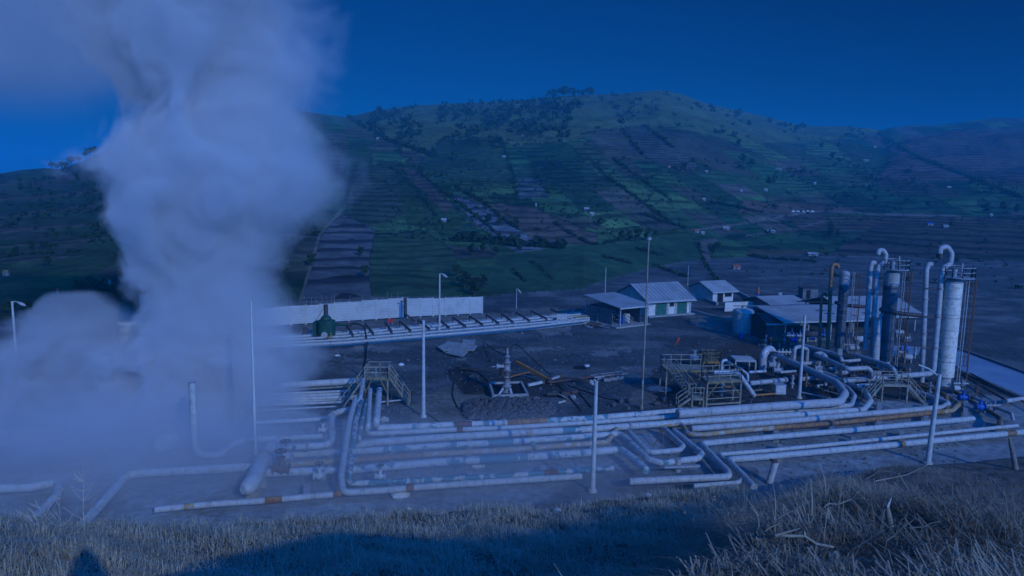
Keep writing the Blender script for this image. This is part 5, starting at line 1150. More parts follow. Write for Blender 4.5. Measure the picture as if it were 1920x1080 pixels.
gr = MB(); N = 28; ring0 = [W(952+80*math.cos(q), 772+24*math.sin(q), 0) for q in np.linspace(0, 2*math.pi, N, endpoint=False)]; vs = [Vector((v.x,v.y,.0)) for v in ring0]+[Vector((ctr.x+(v.x-ctr.x)*.6, ctr.y+(v.y-ctr.y)*.6, .22+random.random()*.1)) for v in ring0]
vs += [Vector((ctr.x+(v.x-ctr.x)*.25, ctr.y-.4+(v.y-ctr.y)*.25, .3+random.random()*.1)) for v in ring0]
gr.add(vs, [(i, (i+1)%N, N+(i+1)%N, N+i) for i in range(N)]+[(N+i, N+(i+1)%N, 2*N+(i+1)%N, 2*N+i) for i in range(N)]+[tuple(range(2*N,3*N))], True); o = gr.build('rubble_mound','rock'); o['kind'] = 'structure'; o['label'] = 'low dark earth mound under the rubble'
# loose things around the well
def beam_thing(name, a, b, w, mat, label, cat, extra=None, group='loose steel lying around the well'):
    t = thing(name, (a.x,a.y,0), label, cat, group); MB().bar(a, b, w).build('beam_body', mat, t)
    d = (b-a).normalized(); MB().bar(b-d*.12, b+d*.1, w*1.6).build('end_plate', 'rust_steel', t); return t
a_ = W(968,678,1.6); b_ = W(1031,713,.6); beam_thing('orange_jib', a_, b_, .28, 'orange_paint', 'orange steel jib leaning over the soil right of the wellhead', 'beam')
beam_thing('orange_strut', W(958,706,.5), W(998,696,1.2), .12, 'orange_paint', 'thin orange strut under the orange jib', 'beam')
beam_thing('white_pole_section', W(990,722,.3), W(1018,716,.4), .26, 'white_paint', 'short white pole section lying left of the jib foot', 'pole section')
beam_thing('grey_pole_section', W(1026,713,.5), W(1050,705,.7), .22, 'galv', 'grey pole section lying past the jib foot', 'pole section')
beam_thing('dark_boom', W(862,690,.3), W(1100,713,.5), .18, 'dark_steel', 'long dark boom lying across the yard behind the well', 'beam')
beam_thing('rusty_boom', W(1030,717,.35), W(1172,698,.5), .14, 'rust_steel', 'rusty boom lying in front of the pale sheets', 'beam')
beam_thing('plank', W(1047,755,.1), W(1063,751,.3), .16, 'concrete_pale', 'short pale plank by the rubble edge', 'plank')
beam_thing('white_channel', W(1000,746,.15), W(1016,748,.15), .14, 'white_paint', 'small white channel section on the rubble', 'plank')
beam_thing('wellhead_brace', W(936,704,.2), W(944,682,2.2), .14, 'rust_steel', 'orange and dark brace leaning at the left of the wellhead', 'brace')
for i, (pts, lab) in enumerate([([(851,717),(848,740),(858,765),(890,782)],'thin black cable lying left of the rubble'),([(905,640,.1),(945,668,1.5),(965,640,3.2),(990,665,2.0),(1035,706,.3)],'dark cable looping over the wellhead'),([(1040,715),(1060,735),(1090,770)],'black hose lying toward the front pipes'),([(1065,722),(1130,745),(1180,755)],'dark cable crossing the soil toward the mast'),([(860,688),(900,700),(935,735)],'dark hose from the puddle to the cellar'),([(800,775),(830,795)],'short black cable near the bare white pole'),([(1085,735),(1110,765)],'dark rod lying near the lamp post')]):
    q = [W(*(x+(.08,) if len(x) < 3 else x)) for x in pts]; tag(MB().tube(long_split(fillet(q, 1.5)), .05, 6).build('cable','black_rubber'), lab, 'cable', 'cables and hoses lying in the yard')
t = thing('drill_part', W(1050,745,0), 'dark bundle of machine parts on the soil right of the rubble', 'machine parts'); p = W(1055,745,0)
MB().tube([p+Vector((-1.6,0,.3)), p+Vector((1.0,.2,.3))], .2, 10).box(p+Vector((.2,0,.4)), (.9,.6,.5), .3).build('casing','dark_steel',t); MB().tube([p+Vector((.9,0,.5)), p+Vector((1.5,.1,.6))], .16, 10).build('rod','rust_steel',t); MB().tube([p+Vector((-.4,-.3,.4)), p+Vector((.5,-.8,.1))], .07, 6).build('arm','grey_steel',t)
# sheets and slabs
SL = [((868,636),(892,637),(889,645),(866,644),'small pale slab on top of the loose slabs'),((838,640),(866,643),(860,657),(828,652),'left pale slab with a dark hole beside it'),((862,645),(895,648),(888,657),(858,655),'right pale slab of the loose pile'),((845,655),(878,658),(868,668),(835,661),'front pale slab of the loose pile'),((820,650),(838,642),(846,653),(832,658),'leftmost tilted slab of the pile')]
for i, (a1,a2,a3,a4,lab) in enumerate(SL):
    z = .16+.05*i; tag(MB().quad(W(*a4,z),W(*a3,z+.05),W(*a2,z),W(*a1,z+.04),.12).build('concrete_slab','concrete'), lab, 'concrete slab', 'loose concrete slabs in the yard')
for i, (a_, b_, c_, d_) in enumerate([(1110,706,1140,702),(1142,702,1172,698)]): 
    A_ = W(a_, b_, .4); B_ = W(c_, d_, .4); tag(MB().bar(A_, B_, 1.0, .12).build('metal_sheet','galv'), ['left pale metal sheet lying behind the rusty boom','right pale metal sheet lying behind the rusty boom'][i], 'metal sheet')
for i, (a_, b_) in enumerate([(1125,712),(1138,715),(1150,713),(1162,711)]):
    p = W(a_, b_, 0); t = thing('steel_cradle', p, 'grey steel cradle lying in front of the pale sheets', 'cradle', 'cradles in front of the pale sheets'); MB().box(p+Vector((0,0,.2)), (.8,.5,.3), .15).build('cradle_body', 'grey_steel', t)
    MB().tube([p+Vector((-.3,0,.4)), p+Vector((-.2,0,.6)), p+Vector((.2,0,.6)), p+Vector((.3,0,.4))], .05, 6).build('lug','rust_steel',t)
p = W(1100,690,0); t = thing('white_bag', p, 'small white bag on the dark soil behind the boom', 'bag'); m = MB(); rock_into(m, (p.x,p.y,.25), .4); m.build('bag_body','plastic',t)
for (a_, b_, w_, lab) in [(1237,730,1.1,'oval puddle with pale rim near the mast'),(1090,690,.9,'small dark puddle beside the white bag')]:
    c = W(a_, b_, .0); m = MB(); ring = [c+Vector((w_*1.2*math.cos(q)*random.uniform(.85,1.1), w_*math.sin(q)*random.uniform(.85,1.1), .05)) for q in np.linspace(0, 2*math.pi, 20, endpoint=False)]; m.add(ring, [tuple(range(20))]); o = m.build('puddle','galv' if a_ > 1200 else 'dark_inside'); o['kind'] = 'structure'; o['label'] = lab
# litter
for i, (a_, b_, s_, lab) in enumerate([(893,876,.55,'white crumpled bag under the teal pipe'),(748,932,.6,'white crumpled sheet lying below the front pipe'),(765,957,.5,'white litter by the left part of the grass edge'),(1044,961,.3,'small white scrap on the lit grass'),(1215,955-24,.25,'tiny white scrap on the grass by the lamp post'),(698,700,.25,'small white scrap near the left platform'),(752,685,.35,'pale rag on the yard behind the left platform'),(632,668,.3,'white hose end in front of the green vessel')]):
    p = W(a_, b_, 0) if b_ < 950 else None
    if p is None:
        d = ray(a_, b_); hd = math.hypot(d.x,d.y); rs = np.arange(4,60,.05); Z_ = HC+d.z/hd*rs; H_ = height(d.x/hd*rs, d.y/hd*rs); k = int(np.argmax(Z_ <= H_)); p = Vector((d.x/hd*rs[k], d.y/hd*rs[k], H_[k])); s_ *= .5
    m = MB(); rock_into(m, (p.x,p.y,p.z+s_*.3), s_); rock_into(m, (p.x+s_*.6,p.y+.1,p.z+s_*.2), s_*.6); tag(m.build('litter','plastic'), lab, 'litter', 'pieces of white litter')
for i, (a_, b_) in enumerate([(1075,748),(1180,752),(1150,762),(1010,770),(720,790),(1164,755),(1230,760),(1245,752)]):
    p = W(a_, b_, 0); m = MB(); rock_into(m, (p.x,p.y,.15), .4); tag(m.build('boulder','concrete' if i in (0,4) else 'rock'), 'loose boulder lying on the soil behind the front pipes', 'boulder', 'boulders behind the front pipes')
# pond at right
z = .07; m = MB().add([W(1788,652,z),W(1960,714,z),W(2300,830,z),W(2300,870,z),W(1920,745,z),W(1868,722,z),W(1800,692,z),W(1785,680,z)],[(7,6,5,4,3,2,1,0)])
n_ = NT('pond_water'); M['pond_water'] = n_.pbr(n_.mix(n_.ramp(n_.noise(.25,4), .35,.7), (.36,.42,.5), (.27,.33,.42)), .22, 0, n_.noise(3,3), .06, .05, .5)
o = m.build('water','pond_water'); o['kind'] = 'structure'; o['label'] = 'pale blue pond strip right of the cream tower'
m = MB().quad(W(1670,668,z),W(1722,664,z),W(1728,650,z),W(1676,648,z)); o = m.build('water','pond_water'); o['kind'] = 'structure'; o['label'] = 'small pale blue pool between the towers'
for (pp, lab) in [([(1788,650),(1960,712),(2300,826)],'low bank wall along the far side of the pond'),([(1800,696),(1868,725),(1920,748),(2300,874)],'low bank wall along the near side of the pond')]:
    m = MB()
    for a1, a2 in zip(pp[:-1], pp[1:]): m.bar(W(*a1,.15), W(*a2,.15), .5, .35)
    tag(m.build('bank_wall','concrete_dark'), lab, 'bank wall')
# ------------------------------------------------------------------ hillside houses
HS = [(945,296,9,4,'white','small shed beside the middle hedge of the hill'),(832,417,12,4,'white','pale roofed shed low on the green slope near the steam'),(1307,437,10,5,'red','red roofed hut beside the lane'),(1318,440,8,4,'white','white hut next to the red roofed hut'),(1362,431,16,5,'white','pale roofed hut above the lane'),
 (1446,437,20,7,'dark','dark roofed open hut among the brown fields'),(1525,480,24,8,'white','white roofed field shed in front of the brown terraces'),(1382,505,18,8,'red','orange roofed cottage above the guard hut'),(1528,346,6,5,'white','tiny white house in the middle of the right slope'),(1436,358,9,5,'white','small white house on the lower right slope'),
 (1390,360,6,4,'white','tiny white hut left of its bigger neighbour'),(1461,319,14,4,'dark','grey hut high on the right slope'),(1641,277,7,4,'white','tiny white hut near the saddle'),(1624,303,13,4,'white','long white hut under the saddle'),(1630,334,8,4,'white','white hut in the farm trees'),(1780,353,9,3,'white','small white hut under the brown terraced hill'),
 (1774,427,12,6,'white','white house at the far right of the valley'),(1745,423,14,5,'blue','blue roofed house beside the white house'),(1859,406,6,5,'white','little white hut in front of the right copse'),(1110,405,10,3,'white','tiny pale hut right of the brown slope'),(1100,396,12,3,'dark','dark hut above the copse'),(1005,388,3,3,'white','tiny white hut on the brown slope edge'),
 (1325,324,7,3,'white','little white hut below the crest of the hill'),(1255,315,6,3,'red','little red roofed hut below the crest'),(980,256,3,3,'red','tiny red roofed hut under the wooded crest'),(708,261,6,3,'white','tiny white hut by the steam high on the hill'),(1320,377,7,3,'white','tiny white hut above the road'),(1463,560,8,5,'white','white vehicle-sized hut behind the sheds'),(10,518,12,6,'yellow','yellow tarpaulin hut on the left slope'),(205,533,5,3,'red','tiny red roofed hut left of the steam'),(108,553,4,3,'red','tiny red hut above the steam cloud')]
for i, (a_, b_, w_, h_, rf, lab) in enumerate(HS):
    p = T(a_, b_, 100)
    if p is None: continue
    s = dep(p)/F; w = w_*s*.8; h = max(h_*s*.5, .7); t = thing('field_hut', p, lab, 'hut', 'huts scattered over the hillside'); rm = {'white':'roof_grey','red':'red_tile','dark':'roof_grey','blue':'blue_paint','yellow':'yellow_paint'}[rf]
    MB().box(p+Vector((0,w*.3,h*.3)), (w*.9,w*.6,h*1.4)).build('wall','hut_wall' if rf != 'dark' else 'wall_grey',t)
    z0 = h*1.0; zr = h*1.7; q = p
    MB().quad(q+Vector((-w*.55,-w*.1,z0)), q+Vector((w*.55,-w*.1,z0)), q+Vector((w*.5,w*.3,zr)), q+Vector((-w*.5,w*.3,zr)), .1*h).quad(q+Vector((-w*.5,w*.31,zr)), q+Vector((w*.5,w*.31,zr)), q+Vector((w*.55,w*.7,z0)), q+Vector((-w*.55,w*.7,z0)), .1*h).build('roof',rm,t)
    MB().box(p+Vector((-w*.1,-.02*w,h*.35)), (w*.18,.05,h*.75)).build('door','dark_steel',t)
# row of white greenhouses on lane
for i in range(5):
    p = T(1484+i*9, 397, 100); s = dep(p)/F; t = tag(MB().tube([p+Vector((0,0,0)), p+Vector((6*s,0,0))], 2*s, 10).build('plastic_tunnel','white_paint'), 'white plastic tunnel in the row beside the far lane', 'tunnel', 'white tunnels beside the far lane')
# ------------------------------------------------------------------ bank grass
def blades(pts, hts, wid, bend=.6, mat='straw', name='dry_grass', up=1.0, dirs=None):
    N = len(pts); a = rng.random(N)*2*np.pi; d = np.stack([np.cos(a), np.sin(a), 0*a], 1); sd = np.stack([-np.sin(a), np.cos(a), 0*a], 1)
    L = hts[:, None]; b1 = bend*(rng.random(N)*1.3)[:, None]
    p0 = pts; p1 = pts+L*(.5*np.array([0,0,up])+d*b1*.25); p2 = pts+L*(np.array([0,0,up])*(.92-.35*b1)+d*b1*.8)
    w = (wid*(.6+.8*rng.random(N)))[:, None]
    V_ = np.stack([p0-sd*w, p0+sd*w, p1+sd*w*.8, p1-sd*w*.8, p2+sd*w*.15, p2-sd*w*.15], 1).reshape(-1, 3)
    i = np.arange(N)[:, None]*6; F_ = np.concatenate([i+np.array([0,1,2,3]), i+np.array([3,2,4,5])], 0)
    return V_, F_
def merge(lst):
    Vs = []; Fs = []; b = 0
    for V_, F_ in lst: Vs.append(V_); Fs.append(F_+b); b += len(V_)
    return np.concatenate(Vs), np.concatenate(Fs)
def sample_px(poly_x, y_lo, y_hi, n, rmin, rmax):
    a = rng.uniform(poly_x[0], poly_x[1], n); az = np.arctan((a-960)/F); r = rng.uniform(rmin, rmax, n); x = np.sin(az)*r; y = np.cos(az)*r; return x, y
# shoulder grass
x, y = sample_px((-150,1560), 0, 0, 150000, 11, 36); z = height(x, y); px, py = projn(x, y, z); clump = fbm(x/.7, y/.7, 91); 
keep = (z > .25) & (py < 1130) & (clump > .33); x, y, z, clump = x[keep], y[keep], z[keep], clump[keep]
pts = np.stack([x, y, z-.03], 1); h = (.14+.75*np.clip(clump-.36,0,1)*rng.random(len(x))+.12*rng.random(len(x)))*1.2
o = npmesh('dry_grass', *merge([blades(pts[::2], h[::2], .008, 1.3), blades(pts[1::2], h[1::2]*.9, .007, 2.6)]), 'straw'); tag(o, 'dry pale grass covering the shoulder of the bank', 'grass', None, 'stuff')
# foreground tufts
NN = 700000; rr_ = 1.8*np.exp(rng.random(NN)*math.log(60/1.8)); aa = np.radians(rng.uniform(-4, 44, NN)); x = np.sin(aa)*rr_; y = np.cos(aa)*rr_; hb, out = bank_h(x, y); z = height(x, y); px, py = projn(x, y, z); clump = fbm(x/.6, y/.6, 93); big = fbm(x/2.2, y/2.2, 94)
edge = fbm(x/1.5, y/1.5, 96); r_all = rr_
keep = (z > .25) & (px > 900) & (px < 2000) & (py < 1250) & (clump > np.where(r_all < 14, .27, .40)+.14*(big < .42)) & (((~out) & (rng.random(NN) < .9)) | (out & (z > rec_h(x, y)+1) & (edge > .62)))
x, y, z, clump, r = x[keep], y[keep], z[keep], clump[keep], rr_[keep]; pts = np.stack([x, y, z-.02], 1)
sc_ = np.clip(r/9, .45, 1.6); _u_ = -x*SHY_+y*SHX_; _d = x*SHX_+y*SHY_-np.interp(_u_, CU[:,0], CU[:,1]); sc_ = sc_*np.where(_u_ < 7, np.clip(.3+_d/2.2, .3, 1), 1)
h = (.07+.3*rng.random(len(x))**2*(.5+clump))*sc_
print('UNDERGROWTH', len(x))
o = npmesh('dry_undergrowth', *merge([blades(pts, h, .0042, 1.6), blades(pts[::2], h[::2]*1.5, .0034, 3.0), blades(pts[1::6], h[1::6]*2.0+.08, .0036, 4.5)]), 'straw_dark'); tag(o, 'tangled dry grass and weeds covering the near right crest', 'grass', None, 'stuff')
# taller stalks along the crest edge
cp = []
for i in range(4, len(CR)-5):
    a = CRN[i]; b = CRN[i+1]; L = math.hypot(b[0]-a[0], b[1]-a[1])
    for k in range(int(L*60)): t_ = rng.random(); cp.append(a+(b-a)*t_+np.array([rng.normal()*.25, rng.normal()*.25, 0]))
cp = np.array(cp); zz = height(cp[:,0], cp[:,1]); cp[:,2] = zz-.02; px, py = projn(*cp.T); cl = fbm(cp[:,0]/.5, cp[:,1]/.5, 95); k = (px > 950) & (px < 2100) & (cl > .42) & (np.hypot(cp[:,0],cp[:,1]) > 2.6); cp = cp[k]
o = npmesh('tall_stalks', *blades(cp, .1+.35*rng.random(len(cp))**1.5, .0032, .5), 'straw'); tag(o, 'tall pale dry stalks along the edge of the near crest', 'grass', None, 'stuff')
# dead branches lying in front
def gpt(px, py, lift=0):
    d = ray(px, py); hd = math.hypot(d.x,d.y); rs = np.arange(1,70,.02); Z_ = HC+d.z/hd*rs; H_ = height(d.x/hd*rs, d.y/hd*rs); k = int(np.argmax(Z_ <= H_)); return Vector((d.x/hd*rs[k], d.y/hd*rs[k], H_[k]+lift))
BR = [([(1130,1068),(1230,1056),(1340,1050),(1450,1045),(1560,1062)],'long thin dead branch lying along the bottom edge'),([(1430,1035),(1468,1005),(1500,972)],'pale dead stick pointing up at the shade edge'),([(1640,905),(1700,893),(1745,872)],'long dead twig leaning below the broken lamp post'),([(1625,900),(1650,885),(1680,888)],'arched dead twig at the top of the crest'),
 ([(1740,968),(1800,962),(1860,955),(1890,945)],'pale dead branch at the right of the foreground'),([(1700,1030),(1760,1010),(1830,985)],'forked dead branch in the lower right'),([(1540,980),(1590,965),(1640,975)],'short crooked twig left of the stump'),([(1650,1060),(1700,1020),(1715,995)],'thin twig standing in front of the stump'),([(1860,900),(1900,960),(1919,975)],'dead twig bending down at the right edge')]
for i, (q, lab) in enumerate(BR):
    g = [gpt(a_, b_, .07+.04*random.random()) for a_, b_ in q]; d0 = dep(g[0]); r_ = 1.4*d0/F; g2 = []
    for a_, b_ in zip(g[:-1], g[1:]):
        for k in range(4): c = a_.lerp(b_, k/4); g2.append(c+Vector((random.gauss(0,.012),random.gauss(0,.012),random.uniform(0,.03))))
    g2.append(g[-1]); m = MB().tube(g2, [r_*(1-.7*k/len(g2)) for k in range(len(g2))], 6)
    for k in range(2, len(g2)-1, 2): dd = Vector((random.uniform(-1,1),random.uniform(-.5,1),random.uniform(.1,.8)))*random.uniform(.08,.25); m.tube([g2[k], g2[k]+dd*.5, g2[k]+dd], [r_*.5,r_*.35,r_*.15], 5)
    tag(m.build('dead_branch','straw' if i%2 == 0 else 'bark'), lab, 'branch', 'dead branches on the near crest')
# stakes
for (a_, b_, c_, d_, w_, lab) in [(1905,880,1893,822,9,'leaning weathered wooden stake near the right edge'),(1668,1008,1664,950,13,'broken wooden stump in the dry weeds')]:
    p = gpt(a_, b_); q = P(c_, d_, dep(p)); r_ = w_*dep(p)/F/2; t = thing('wooden_stake', p, lab, 'stake', 'wooden stakes on the crest'); m = MB(); m.tube([p-Vector((0,0,.1)), p.lerp(q,.4)+Vector((.01,0,0)), p.lerp(q,.8), q], [r_*1.1,r_,r_*.85,r_*.5], 8); m.build('stake_post','bark',t)
    MB().tube([q-Vector((0,0,.0)), q+Vector((.02,0,.06))], [r_*.5,r_*.1], 5).build('splinter','white_bark',t)
p = gpt(1558,1050,.03); t = thing('white_bottle', p, 'small white plastic bottle lying in the dry weeds', 'bottle'); MB().tube([p, p+Vector((.01,.005,0)), p+Vector((.03,.012,.005)), p+Vector((.037,.015,.005))], [.006,.011,.011,.004], 10).build('bottle_body','plastic',t); MB().tube([p+Vector((.037,.015,.005)), p+Vector((.043,.018,.005))], .005, 8).build('cap','white_paint',t)
# leafless sapling at left
def sapling(px, py, topy, label, seed, spread=1.0, th=2.6):
    random.seed(seed); p = gpt(px, py); H_ = (py-topy)*dep(p)/F; s = dep(p)/F; t = thing('bare_sapling', p, label, 'sapling', 'bare saplings on the bank')
    tr = [p+Vector((math.sin(k*.7+seed)*.03, 0, H_*k/8)) for k in range(9)]; MB().tube([p-Vector((0,0,.1))]+tr, [th*s*.6]+[th*s*.5*(1-.85*k/8) for k in range(9)], 7).build('trunk','white_bark',t)
    m = MB()
    for k in range(16):
        f_ = random.uniform(.15,.95); b0 = tr[int(f_*8)]; sgn = random.choice((-1,1)); L = H_*random.uniform(.2,.5)*(1.1-f_)*1.3*spread; d = Vector((sgn*random.uniform(.5,1),random.uniform(-.4,.4),random.uniform(.35,1.1))).normalized(); e = b0+d*L
        m.tube([b0, b0+d*L*.5+Vector((0,0,-.02)), e], [s*.6,s*.4,s*.18], 5)
        for _ in range(4): c = b0.lerp(e, random.uniform(.3,1)); d2 = (d+Vector((random.uniform(-.8,.8),random.uniform(-.5,.5),random.uniform(-.2,.7)))).normalized(); m.tube([c, c+d2*L*.3], [s*.3,s*.12], 4)
    m.build('branches','white_bark',t)
sapling(162,1010,862,'tall bare sapling with pale trunk at lower left', 3)
sapling(118,1012,905,'thin bare sapling left of the tall one', 8, .9, 1.4)
sapling(80,1010,930,'small spreading bare shrub at the far lower left', 12, 1.5, 1.3)
sapling(222,1007,975,'tiny bare shoot right of the tall sapling', 15, .6, .8)
random.seed(21)
DP = [(1196,1040,995),(1290,1055,960),(1330,1000,930),(1265,1075,985),(1450,985,950),(1230,1075,990),(1375,1010,950),(1545,940,905),(1590,930,895),(936,1080,1040),(1105,1080,1030),(1040,1030,1010)]
for i, (a_, b_, c_) in enumerate(DP):
    p = gpt(a_, min(b_, 1079)); s = dep(p)/F; H_ = (b_-c_)*s; t = thing('dry_weed', p, 'dry upright weed with drooping tips standing in the shaded slope', 'weed', 'dry weeds standing in front of the shade'); m = MB()
    for k in range(random.randint(5,9)):
        d = Vector((random.gauss(0,.28),random.gauss(0,.2),1)).normalized(); L = H_*random.uniform(.5,1.05); e = p+d*L; m.tube([p+Vector((random.gauss(0,.03),random.gauss(0,.03),-.05)), p+d*L*.6, e, e+Vector((d.x*.3,0,-.04))*random.uniform(0,1)], [s*.7,s*.5,s*.35,s*.2], 4)
    m.build('stems','white_bark',t); m = MB()
    for k in range(6): c = p+Vector((random.gauss(0,.1)*H_, random.gauss(0,.08), H_*random.uniform(.5,1))); m.add([c, c+Vector((.05,0,.02))*H_, c+Vector((.07,.02,-.05))*H_, c+Vector((.01,.01,-.04))*H_], [(0,1,2,3)])
    m.build('leaves','straw',t)
# ------------------------------------------------------------------ person taking the picture (only the shadow is in view)
def person():
    hx = Vector((SUN.x, SUN.y, 0)).normalized(); base = hx*.55; gz = ground_z(base.x, base.y); top = HC+.34; k = (top-gz)/1.75
    t = thing('person', (base.x, base.y, gz), 'person in dark jacket standing on the crest raising a phone', 'person')
    def J(x, y, z): return Vector((x*k, y*k, z*k))
    v = [J(0,0,.95),J(0,0,1.2),J(0,0,1.42),J(0,0,1.52),J(0,.01,1.66), J(.1,0,.92),J(.12,.02,.5),J(.12,0,.08),J(.12,.16,.03), J(-.1,0,.92),J(-.12,.02,.5),J(-.12,0,.08),J(-.12,.16,.03), J(.16,0,1.4),J(.22,.08,1.2),J(.12,.3,1.42), J(-.16,0,1.4),J(-.22,.08,1.2),J(-.12,.3,1.42)]
    e = [(0,1),(1,2),(2,3),(3,4),(0,5),(5,6),(6,7),(7,8),(0,9),(9,10),(10,11),(11,12),(2,13),(13,14),(14,15),(2,16),(16,17),(17,18)]
    r = [.15,.15,.14,.06,.095,.09,.065,.045,.04,.09,.065,.045,.04,.07,.05,.033,.07,.05,.033]
    for sgn, wr in ((1,15),(-1,18)):
        for q in range(5):
            b = v[wr]+J((-.015+.015*q)*sgn if q < 4 else -.03*sgn, .03, .03 if q < 4 else .0); tip = b+J(-.03*sgn, .03, .045-.004*abs(q-1.5)) if q < 4 else b+J(-.02*sgn,.03,.01)
            v += [b, tip]; e += [(wr, len(v)-2), (len(v)-2, len(v)-1)]; r += [.011,.008]
    me = bpy.data.meshes.new('body'); me.from_pydata(v, e, []); o = bpy.data.objects.new('body', me); COL.objects.link(o); o.parent = t; me.materials.append(M['cloth'])
    mod = o.modifiers.new('skin','SKIN'); 
    for i, s_ in enumerate(me.skin_vertices[0].data): s_.radius = (r[i]*k, r[i]*k); s_.use_root = (i == 0)
    o.modifiers.new('sub','SUBSURF').levels = 2; o.modifiers['sub'].render_levels = 2
    m = MB().lathe((0,0,1.66*k), [(.1*k,-.06*k),(.105*k,0),(.09*k,.05*k),(.05*k,.09*k),(.01*k,.1*k)], 14); ORG[t.name] = Vector((0,0,0)); m.build('hair','black_rubber',t)
    t.rotation_euler = (0,0,math.atan2(-AS.x, AS.y))
    return t
person()
# ------------------------------------------------------------------ steam
def curve_fn(n, v, xs, ys, lo, hi):
    "float curve of v (0..1) through points, output scaled back"
    c = n.n('ShaderNodeFloatCurve'); n.l(v, c.inputs['Value']); cm = c.mapping; cu = cm.curves[0]
    while len(cu.points) > 2: cu.points.remove(cu.points[1])
    cu.points[0].location = (xs[0], (ys[0]-lo)/(hi-lo)); cu.points[1].location = (xs[-1], (ys[-1]-lo)/(hi-lo))
    for a, b in zip(xs[1:-1], ys[1:-1]): cu.points.new(a, (b-lo)/(hi-lo))
    cm.update(); return n.math('ADD', n.math('MULTIPLY', c.outputs[0], hi-lo), lo)
def steam(name, label, rows, depth, thick, dens, kl, kr, amp, sc, seed, ypow=1.0, color=(.93,.91,.92), detail=5.0, hull=1.12, soft=.04):
    "rows: (py, left px, right px) top to bottom, standing at the given distance"
    zs = []; Ls = []; Rs = []
    for py, l, r in rows:
        a = P(l, py, depth); b = P(r, py, depth); zs.append((a.z+b.z)/2); Ls.append(a.x); Rs.append(b.x)
    zs, Ls, Rs = zs[::-1], Ls[::-1], Rs[::-1]; z0, z1 = zs[0], zs[-1]
    yc = [(CAM+ray(960, 540)*(depth/F)).y]*1; yc = P(300, 500, depth).y
    n = NT(name+'_volume'); pos = n.pos(); sep = n.n('ShaderNodeSeparateXYZ'); n.l(pos, sep.inputs[0]); X_, Y_, Z_ = sep.outputs
    v = n.math('DIVIDE', n.math('SUBTRACT', Z_, z0), z1-z0, True); xs = [(z-z0)/(z1-z0) for z in zs]; lo = min(Ls)-1; hi = max(Rs)+1
    L_ = curve_fn(n, v, xs, Ls, lo, hi); R_ = curve_fn(n, v, xs, Rs, lo, hi)
    cx = n.math('MULTIPLY', n.math('ADD', L_, R_), .5); rx = n.math('MAXIMUM', n.math('MULTIPLY', n.math('SUBTRACT', R_, L_), .5), .3)
    ex_ = n.math('DIVIDE', n.math('SUBTRACT', X_, cx), rx); ey_ = n.math('DIVIDE', n.math('SUBTRACT', Y_, yc), n.math('MAXIMUM', n.math('MULTIPLY', rx, thick), 1.2))
    e = n.math('SQRT', n.math('ADD', n.math('MULTIPLY', ex_, ex_), n.math('MULTIPLY', ey_, ey_)))
    mp = n.n('ShaderNodeMapping'); n.l(pos, mp.inputs[0]); mp.inputs['Location'].default_value = (seed*3.1, seed*7.7, -seed*2.3)
    nz = n.noise(sc, detail, mp.outputs[0], .58, .6); nb = n.noise(sc*.4, 2, mp.outputs[0], .5)
    f = n.math('ADD', n.math('SUBTRACT', 1.0, e), n.math('MULTIPLY', n.math('SUBTRACT', nz, .5), amp)); f = n.math('ADD', f, n.math('MULTIPLY', n.math('SUBTRACT', nb, .5), amp*.8))
    kk = n.math('ADD', n.math('MULTIPLY', n.ramp(ex_, -.5, .75), kr-kl), kl)
    # fade at the ends of the cloud
    end = n.math('MULTIPLY', n.ramp(v, 0, soft), n.math('SUBTRACT', 1.0, n.ramp(v, .97, 1.0)))
    win = n.math('SUBTRACT', 1.0, n.ramp(e, hull*.74, hull*.9)); d = n.math('MULTIPLY', n.math('MULTIPLY', n.math('MULTIPLY', f, kk, True), win), n.math('MULTIPLY', end, dens))
    pv = n.n('ShaderNodeVolumePrincipled'); pv.inputs['Color'].default_value = lin(color); pv.inputs['Anisotropy'].default_value = -0.05; n.l(d, pv.inputs['Density'])
    n.l(pv.outputs[0], n.out.inputs['Volume'])
    # hull
    N = 28; m = MB(); vs = []; K = 22
    for k in range(K+1):
        z = z0+(z1-z0)*k/K; l = np.interp(z, zs, Ls); r = np.interp(z, zs, Rs); c = (l+r)/2; rx_ = (r-l)/2*hull+.4; ry = max((r-l)/2*thick, 1.2)*hull+.4
        for q in range(N): a = 2*math.pi*q/N; w = 1+.05*math.sin(3*a+z*.7)+.04*math.sin(5*a-z*1.1); vs.append(Vector((c+rx_*math.cos(a)*w, yc+ry*math.sin(a)*w, z)))
    fs = [(k*N+q, k*N+(q+1)%N, (k+1)*N+(q+1)%N, (k+1)*N+q) for k in range(K) for q in range(N)]+[tuple(range(N-1,-1,-1)), tuple(range(K*N, K*N+N))]
    m.add(vs, fs, True); o = m.build(name, n.m); tag(o, label, 'steam', None, 'stuff'); return o
steam('steam_plume','tall billowing white steam plume rising at the left', [(-130,120,700),(-60,130,650),(0,170,620),(100,190,622),(200,235,625),(260,205,650),(320,160,690),(380,185,650),(440,215,575),(500,235,525),(600,235,540),(700,200,580),(780,150,520),(850,130,360),(885,140,200)], 64, .6, .6, 9, 1.0, 1.5, .2, 1, hull=1.5, detail=6.0)
steam('steam_cloud','low white steam cloud spreading over the left ground', [(545,90,200),(575,50,240),(620,0,420),(680,-90,600),(740,-120,590),(800,-120,500),(850,-80,420),(880,60,250)], 70, .5, .28, 5, .9, 2.0, .22, 2, hull=1.5, detail=6.0)
steam('steam_wisp','thin grey steam drifting off to the upper left', [(-260,-320,430),(-100,-340,520),(40,-340,500),(110,-300,440),(165,-250,360),(205,-140,260),(250,-60,200)], 61, .3, .2, 1.6, 1.6, 1.3, .16, 3, hull=1.8, soft=.3)
